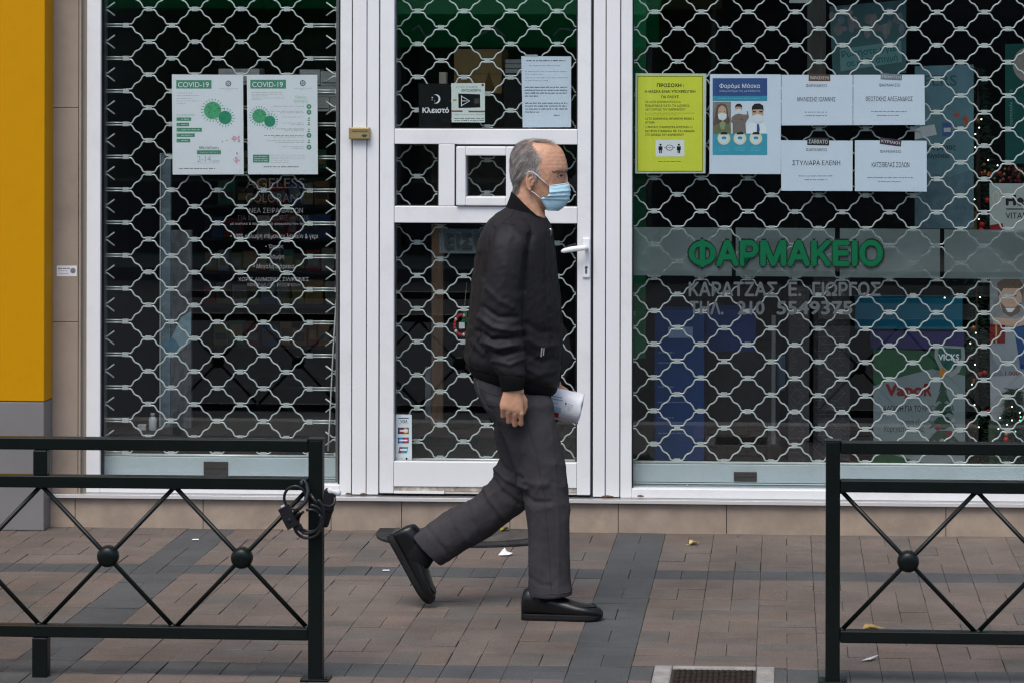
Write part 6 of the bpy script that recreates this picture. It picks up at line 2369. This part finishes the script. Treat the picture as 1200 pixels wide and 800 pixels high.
# eyes with lids and brows
EW, EI = mat('eye_white', (.6, .57, .54), .25), mat('eye_iris', (.05, .035, .025), .2)
LID = mat('eyelid_skin', (.38, .20, .13), .5, .1, 60)
BROW = mat('grey_brow', (.11, .085, .07), .7, .3, 90)
from mathutils.bvhtree import BVHTree
bva = np.array(bv)
bno = np.array(no)
tree = BVHTree.FromPolygons(bv, ff)
for s_ in (-1, 1):
    ctr = P(654.2, 205.6, YC)
    loc, nrm, _, _ = tree.ray_cast(ctr + Vector((.03, s_ * .12, 0)), Vector((-.25, -s_, 0)).normalized())
    ga = Vector((.62, s_ * .78, 0)).normalized()
    t1 = Vector((ga.y, -ga.x, 0)) * (-s_)
    if t1.x < 0:
        t1 = -t1
    t2 = Vector((0, 0, 1))
    t2 = (t2 - t1 * t2.dot(t1) - Vector((0, 0, 0))).normalized()

    def on_skin(a, c, off):
        q_ = loc + t1 * a + t2 * c
        l_, n_, _, _ = tree.find_nearest(q_)
        return l_ + n_ * off

    def lid_h(u):
        return .0047 * max(0, 1 - u * u) ** .75

    def patch(b, u0, u1, v0, v1, off, bulge, m, nu=14, nv=6, hs=1.0):
        vs, fs4 = [], []
        for i in range(nu + 1):
            u = u0 + (u1 - u0) * i / nu
            for k in range(nv + 1):
                v = v0 + (v1 - v0) * k / nv
                vs.append(on_skin(u * .0135, v * lid_h(u) * hs - .0016 * u * u, off + bulge * max(0, 1 - u * u) * max(0, 1 - min(1, v * v))))
        for i in range(nu):
            for k in range(nv):
                a = i * (nv + 1) + k
                fs4.append((a, a + nv + 1, a + nv + 2, a + 1))
        b.add(vs, fs4, m, True)

    b = MB()
    patch(b, -1, 1, -.8, .45, .0006, .0014, EW)
    patch(b, -.12, .58, -.75, .44, .0009, .0014, EI)
    b.build('eye', bo)
    b = MB()
    b.tube([on_skin(u * .0142, .45 * lid_h(u) - .0016 * u * u, .0016) for u in [-1 + 2 * k / 14 for k in range(15)]], [.0005 + .0005 * (1 - abs(-1 + 2 * k / 14)) for k in range(15)], EI, 6)
    patch(b, -1.02, 1.0, .5, 2.0, .0012, .0, LID, 14, 6)
    b.tube([on_skin(u * .0150, 1.15 * lid_h(u) + .0022 - .0026 * u * u, .0014) for u in [-1.1 + 2.1 * k / 14 for k in range(15)]], .0015, LID, 6)
    b.tube([on_skin(u * .0135, -.95 * lid_h(u) - .0016 * u * u, .0008) for u in [-1 + 2 * k / 14 for k in range(15)]], .0011, LID, 6)
    b.tube([on_skin(u * .0140, -1.6 * lid_h(u) - .0035 - .001 * u, .0002) for u in [-1 + 1.9 * k / 14 for k in range(15)]], .0010, LID, 6)
    b.build('eyelids', bo)
    b = MB()
    r2 = random.Random(3 + s_)
    pool = []
    for i in np.where((bva[:, 2] > 1.45) & ((bva[:, 1] - YC) * s_ > .006))[0]:
        u, v = to_px((bva[i][0], YC, bva[i][2]))
        if 649 < u < 664.5 and abs(v - (200.4 + .035 * (657 - u) ** 2 * .25)) < 1.1:
            pool.append(i)
    for k in range(100):
        i = r2.choice(pool)
        n_ = Vector(bno[i])
        p = Vector(bva[i]) + Vector((r2.uniform(-.001, .001), 0, r2.uniform(-.001, .001)))
        cd_ = Vector((-.6, s_ * .7, -.1 + r2.uniform(-.25, .35)))
        td = (cd_ - n_ * cd_.dot(n_)).normalized()
        L = r2.uniform(.005, .009)
        b.tube([p, p + td * L * .6 + n_ * .0016, p + td * L + n_ * .0012], [.00045, .0004, .00015], BROW, 3, cap=False)
    b.build('eyebrow', bo)

# hair: scalp cap grown from the head surface and combed strands
r2 = random.Random(21)
hcap = MB()
cand = []


def hair_w(u, v, n_):
    """how much hair grows at a point of the head (photo coordinates of its near or far side)"""
    if v > 223 or v < 158:
        return 0
    edge = 635 + 1.2 * math.sin(v * .45)
    if v < 178:
        edge = 634 - (178 - v) * .85
    if v > 206:
        edge = 613 - (v - 206) * .1
    if v < 178 - max(0, 618 - u) * .35 and u > 601:
        return .42 if u < edge else 0
    d = edge - u
    if d < -1.5:
        return 0
    return max(.12, min(1, (d + 1.5) / 6 + .25 * nz(u * .3, v * .3, 1)))


cap_f = []
for f_ in ff:
    c_ = bva[list(f_)].mean(axis=0)
    if c_[2] < 1.42:
        continue
    u, v = to_px((c_[0], YC, c_[2]))
    n_ = Vector(no[f_[0]])
    w_ = hair_w(u, v, n_)
    if abs(c_[1] - YC) > .070 and 613 < u < 630 and v > 201:
        w_ = 0
    if w_ > 0:
        cand.append((f_, u, v, w_))
        if w_ > .8 and u < 630 and v < 218 and v > 181 - (618 - u) * .3:
            cap_f.append(f_)
ids = {}
vs = []
for f_ in cap_f:
    for i in f_:
        if i not in ids:
            ids[i] = len(vs)
            vs.append(tuple(Vector(bv[i]) + Vector(no[i]) * (.0022 + .0014 * nz(bv[i][0] * 60, bv[i][1] * 60, bv[i][2] * 25))))
hcap.add(vs, [[ids[i] for i in f_] for f_ in cap_f], HAIRB, True)
for k in range(17000):
    f_, u, v, w_ = r2.choice(cand)
    if r2.random() > w_:
        continue
    i = f_[r2.randrange(4) % len(f_)]
    p = Vector(bv[i]) + Vector((r2.uniform(-.002, .002),) * 3)
    n_ = Vector(no[i])
    if u > 626 and v > 182:
        cd_ = Vector((-.35, 0, -1))
    elif v < 176:
        cd_ = Vector((-.9 + r2.uniform(-.3, .3), .3 * (1 if p.y > YC else -1), -.2))
    else:
        cd_ = Vector((-.75, 0, -.75))
    cd_ = cd_ + Vector((r2.gauss(0, .09), r2.gauss(0, .09), r2.gauss(0, .09)))
    tdir = (cd_ - n_ * cd_.dot(n_)).normalized()
    L = r2.uniform(.012, .030)
    lift = r2.uniform(.05, .18)
    p1 = p + tdir * L * .5 + n_ * L * lift
    p2 = p + tdir * L + n_ * L * lift * .9 + Vector((0, 0, -L * .15))
    g_ = nz(u * .22 + v * .1, v * .16, p.y * 30) * .9 + r2.gauss(0, .28) + (.25 if u > 618 and v > 188 else 0)
    m_ = HAIRL if g_ > .22 else (HAIRD if g_ < -.22 else HAIRB)
    sdv = tdir.cross(n_).normalized() * r2.uniform(.00022, .00042)
    hcap.add([p - sdv, p + sdv, p1 + sdv, p1 - sdv, p2], [(0, 1, 2, 3), (3, 2, 4)], m_)
# long thin strands blown forward over the crown
for k in range(260):
    a = r2.random()
    y = YC + r2.uniform(-.045, .03)
    x0 = 614 + 22 * a + r2.uniform(-2, 2)
    p0 = P(x0, 167.5 - 1.2 * math.sin(a * PI) + (abs(y - YC) / .045) ** 2 * 2.5, y)
    p1 = P(x0 + r2.uniform(7, 12), 163.2 + r2.uniform(-1.6, 2.2) + a * 1.6, y)
    p2 = P(x0 + r2.uniform(16, 23), 166.5 + r2.uniform(-1.5, 3) + a * 4.6, y)
    w_ = Vector((0, .0004, .0002))
    hcap.add([p0 - w_, p0 + w_, p1 + w_, p1 - w_, p2], [(0, 1, 2, 3), (3, 2, 4)], r2.choice([HAIRD, HAIRB, HAIRL, HAIRB]))
hcap.build('hair', man)

# ---- face mask
MASK = mat('pale_blue_mask', (.46, .70, .79), .75, .06, 25, .15, 200)
MSKW = mat('white_mask_elastic', (.72, .74, .76), .7)
rows_ = [((643.7, 217.8), (665.6, 214.6), .0640), ((643.6, 221), (667.0, 217.6), .0655), ((643.6, 224.5), (667.2, 221.5), .066), ((643.0, 228.0), (667.0, 226), .0645), ((640.0, 230.6), (666.6, 230.2), .0630), ((634.0, 232.6), (665.8, 234.4), .0615), ((635.6, 237.6), (663.2, 239.0), .0560), ((638.6, 242.6), (659.5, 243.4), .0490), ((641.0, 247.0), (653.5, 247.6), .040)]
nt_ = 40


def mask_grid(off):
    rows2 = lerp_rings([[Vector((a[0], a[1], 0)), Vector((c[0], c[1], 0)), Vector((w_, 0, 0))] for a, c, w_ in rows_], 6)
    g = []
    nr = len(rows2)
    for ri, (a, c, w_) in enumerate(rows2):
        r_ = []
        v_ = ri / (nr - 1)
        for k in range(nt_ + 1):
            t_ = -1 + 2 * k / nt_
            x = a.x + (c.x - a.x) * (1 - abs(t_) ** 2.5)
            y = a.y + (c.y - a.y) * (1 - t_ * t_)
            pleat = 0
            for pv in (.30, .47, .64):
                d = (v_ - pv + .10 * (1 - abs(t_)) * (pv - .47)) / .055
                pleat += (.0026 * math.exp(-d * d) if d < 0 else .0026 * math.exp(-(d * 2.6) ** 2))
            wr_ = .0012 * nz(x * .35, t_ * 5, y * .4)
            yy = w_.x * math.copysign(abs(t_) ** .86, t_)
            p = P(x, y, YC + yy)
            nn = Vector((1 - abs(t_) * .8, t_ * .9, 0)).normalized()
            r_.append(p + nn * (pleat + wr_ + off))
        g.append(r_)
    return g


g0, g1 = mask_grid(.0030), mask_grid(.0014)
b = MB()
nr = len(g0)
W_ = nt_ + 1
vs = [v for r_ in g0 for v in r_] + [v for r_ in g1 for v in r_]
N_ = nr * W_
fs2 = []
for i in range(nr - 1):
    for k in range(nt_):
        a, c, d, e = i * W_ + k, i * W_ + k + 1, (i + 1) * W_ + k + 1, (i + 1) * W_ + k
        fs2.append((a, c, d, e))
        fs2.append((a + N_, e + N_, d + N_, c + N_))
for k in range(nt_):
    fs2.append((k, k + N_, k + 1 + N_, k + 1))
    a = (nr - 1) * W_
    fs2.append((a + k, a + k + 1, a + k + 1 + N_, a + k + N_))
for i in range(nr - 1):
    a = i * W_
    fs2.append((a, a + W_, a + W_ + N_, a + N_))
    a += nt_
    fs2.append((a, a + N_, a + W_ + N_, a + W_))
b.add(vs, fs2, MASK, True)
mo = b.build('face_mask', man)
b = MB()
b.tube(g0[0], .0016, MSKW, 6)
b.build('nose_edge', mo)
for s_ in (-1, 1):
    b = MB()
    yk = YC + s_ * .066
    b.tube([P(643.8, 218.6, YC + s_ * .067), P(637, 212.6, YC + s_ * .0775), P(630.5, 206.8, YC + s_ * .0835), P(625.5, 202.4, YC + s_ * .086), P(620, 201.0, YC + s_ * .084), P(616.8, 206, YC + s_ * .082)], .0018, MSKW, 6)
    b.tube([P(634, 233.2, YC + s_ * .0625), P(630.5, 230, YC + s_ * .067), P(626, 226.4, YC + s_ * .071), P(621.5, 223.6, YC + s_ * .075), P(617, 219, YC + s_ * .079)], .0017, MSKW, 6)
    b.build('ear_loop', mo)

# ---- rolled leaflet held in the far hand
LP = mat('glossy_white_leaflet', (.80, .81, .83), .45, .04, 12, .25, 70)
YL2 = YC + .135
a0, a1 = P(640, 468.0, YL2), P(681.5, 477.5, YL2 - .01)
axd = (a1 - a0).normalized()
e1 = Vector((-axd.z, 0, axd.x)).normalized()
e2 = Vector((0, 1, 0))


def roll_pt(t_, s_, r0=.0, Lx=None):
    """t_: angle along the spiral, s_: 0..1 along the axis"""
    r_ = .015 + .0027 * t_ + r0
    wob = .0025 * nz(t_ * 1.3, s_ * 3, 2)
    L_ = (a1 - a0).length
    flare = 1 + .05 * s_
    return a0 + axd * (s_ * L_ + .004 * nz(t_ * 1.7, 7, 0) * (s_ > .5)) + e1 * (math.cos(t_) * (r_ + wob) * flare) - e2 * (math.sin(t_) * (r_ + wob) * flare * .8)


def roll_patch(b, t0, t1, s0, s1, r0, m, nt2=60, ns2=12):
    vs = [roll_pt(t0 + (t1 - t0) * i / nt2, s0 + (s1 - s0) * j / ns2, r0) for i in range(nt2 + 1) for j in range(ns2 + 1)]
    fs3 = [(i * (ns2 + 1) + j, (i + 1) * (ns2 + 1) + j, (i + 1) * (ns2 + 1) + j + 1, i * (ns2 + 1) + j + 1) for i in range(nt2) for j in range(ns2)]
    b.add(vs, fs3, m, True)


T1 = 5.6 * PI
t = thing('rolled_leaflet', 'rolled white printed leaflet held in the far hand of the man', 'leaflet', a0)
b = MB()
roll_patch(b, 0, T1, 0, 1, 0, LP, 150, 14)
o = b.build('rolled_sheet', t)
so = o.modifiers.new('solid', 'SOLIDIFY')
so.thickness = .0006
# print on the outer turn; the camera side is where sin is near 1: t about 4.5 pi
b = MB()
RED = mat('leaflet_red', (.42, .03, .025), .45)
TB = 4.5 * PI


def mark(da0, da1, s0, s1, m, nt2=8):
    roll_patch(b, TB + da0, TB + da1, s0, s1, .0006, m, nt2, 4)


LBL = mat('leaflet_pale_blue', (.42, .58, .70), .45)
mark(.58, 1.05, .14, .44, RED)
mark(.20, .52, .08, .48, LBL)
mark(-.32, -.24, .10, .48, mat('leaflet_grey', (.42, .42, .46), .5), 3)
mark(-.50, -.42, .10, .44, mat('leaflet_grey', (.42, .42, .46), .5), 3)
mark(-.08, .06, .10, .14, mat('leaflet_blue', (.2, .4, .6), .5), 3)
mark(-.04, .0, .26, .36, mat('leaflet_grey', (.42, .42, .46), .5), 3)
mark(-.22, -.08, .56, .60, mat('leaflet_maroon', (.16, .04, .06), .5), 3)
mark(-.02, .02, .56, .58, mat('leaflet_maroon', (.16, .04, .06), .5), 3)
for k in range(4):
    mark(.0 + k * .13 - .16, .03 + k * .13 - .16, .63, .80 - .03 * k, mat('leaflet_grey', (.42, .42, .46), .5), 3)
b.build('print', t)
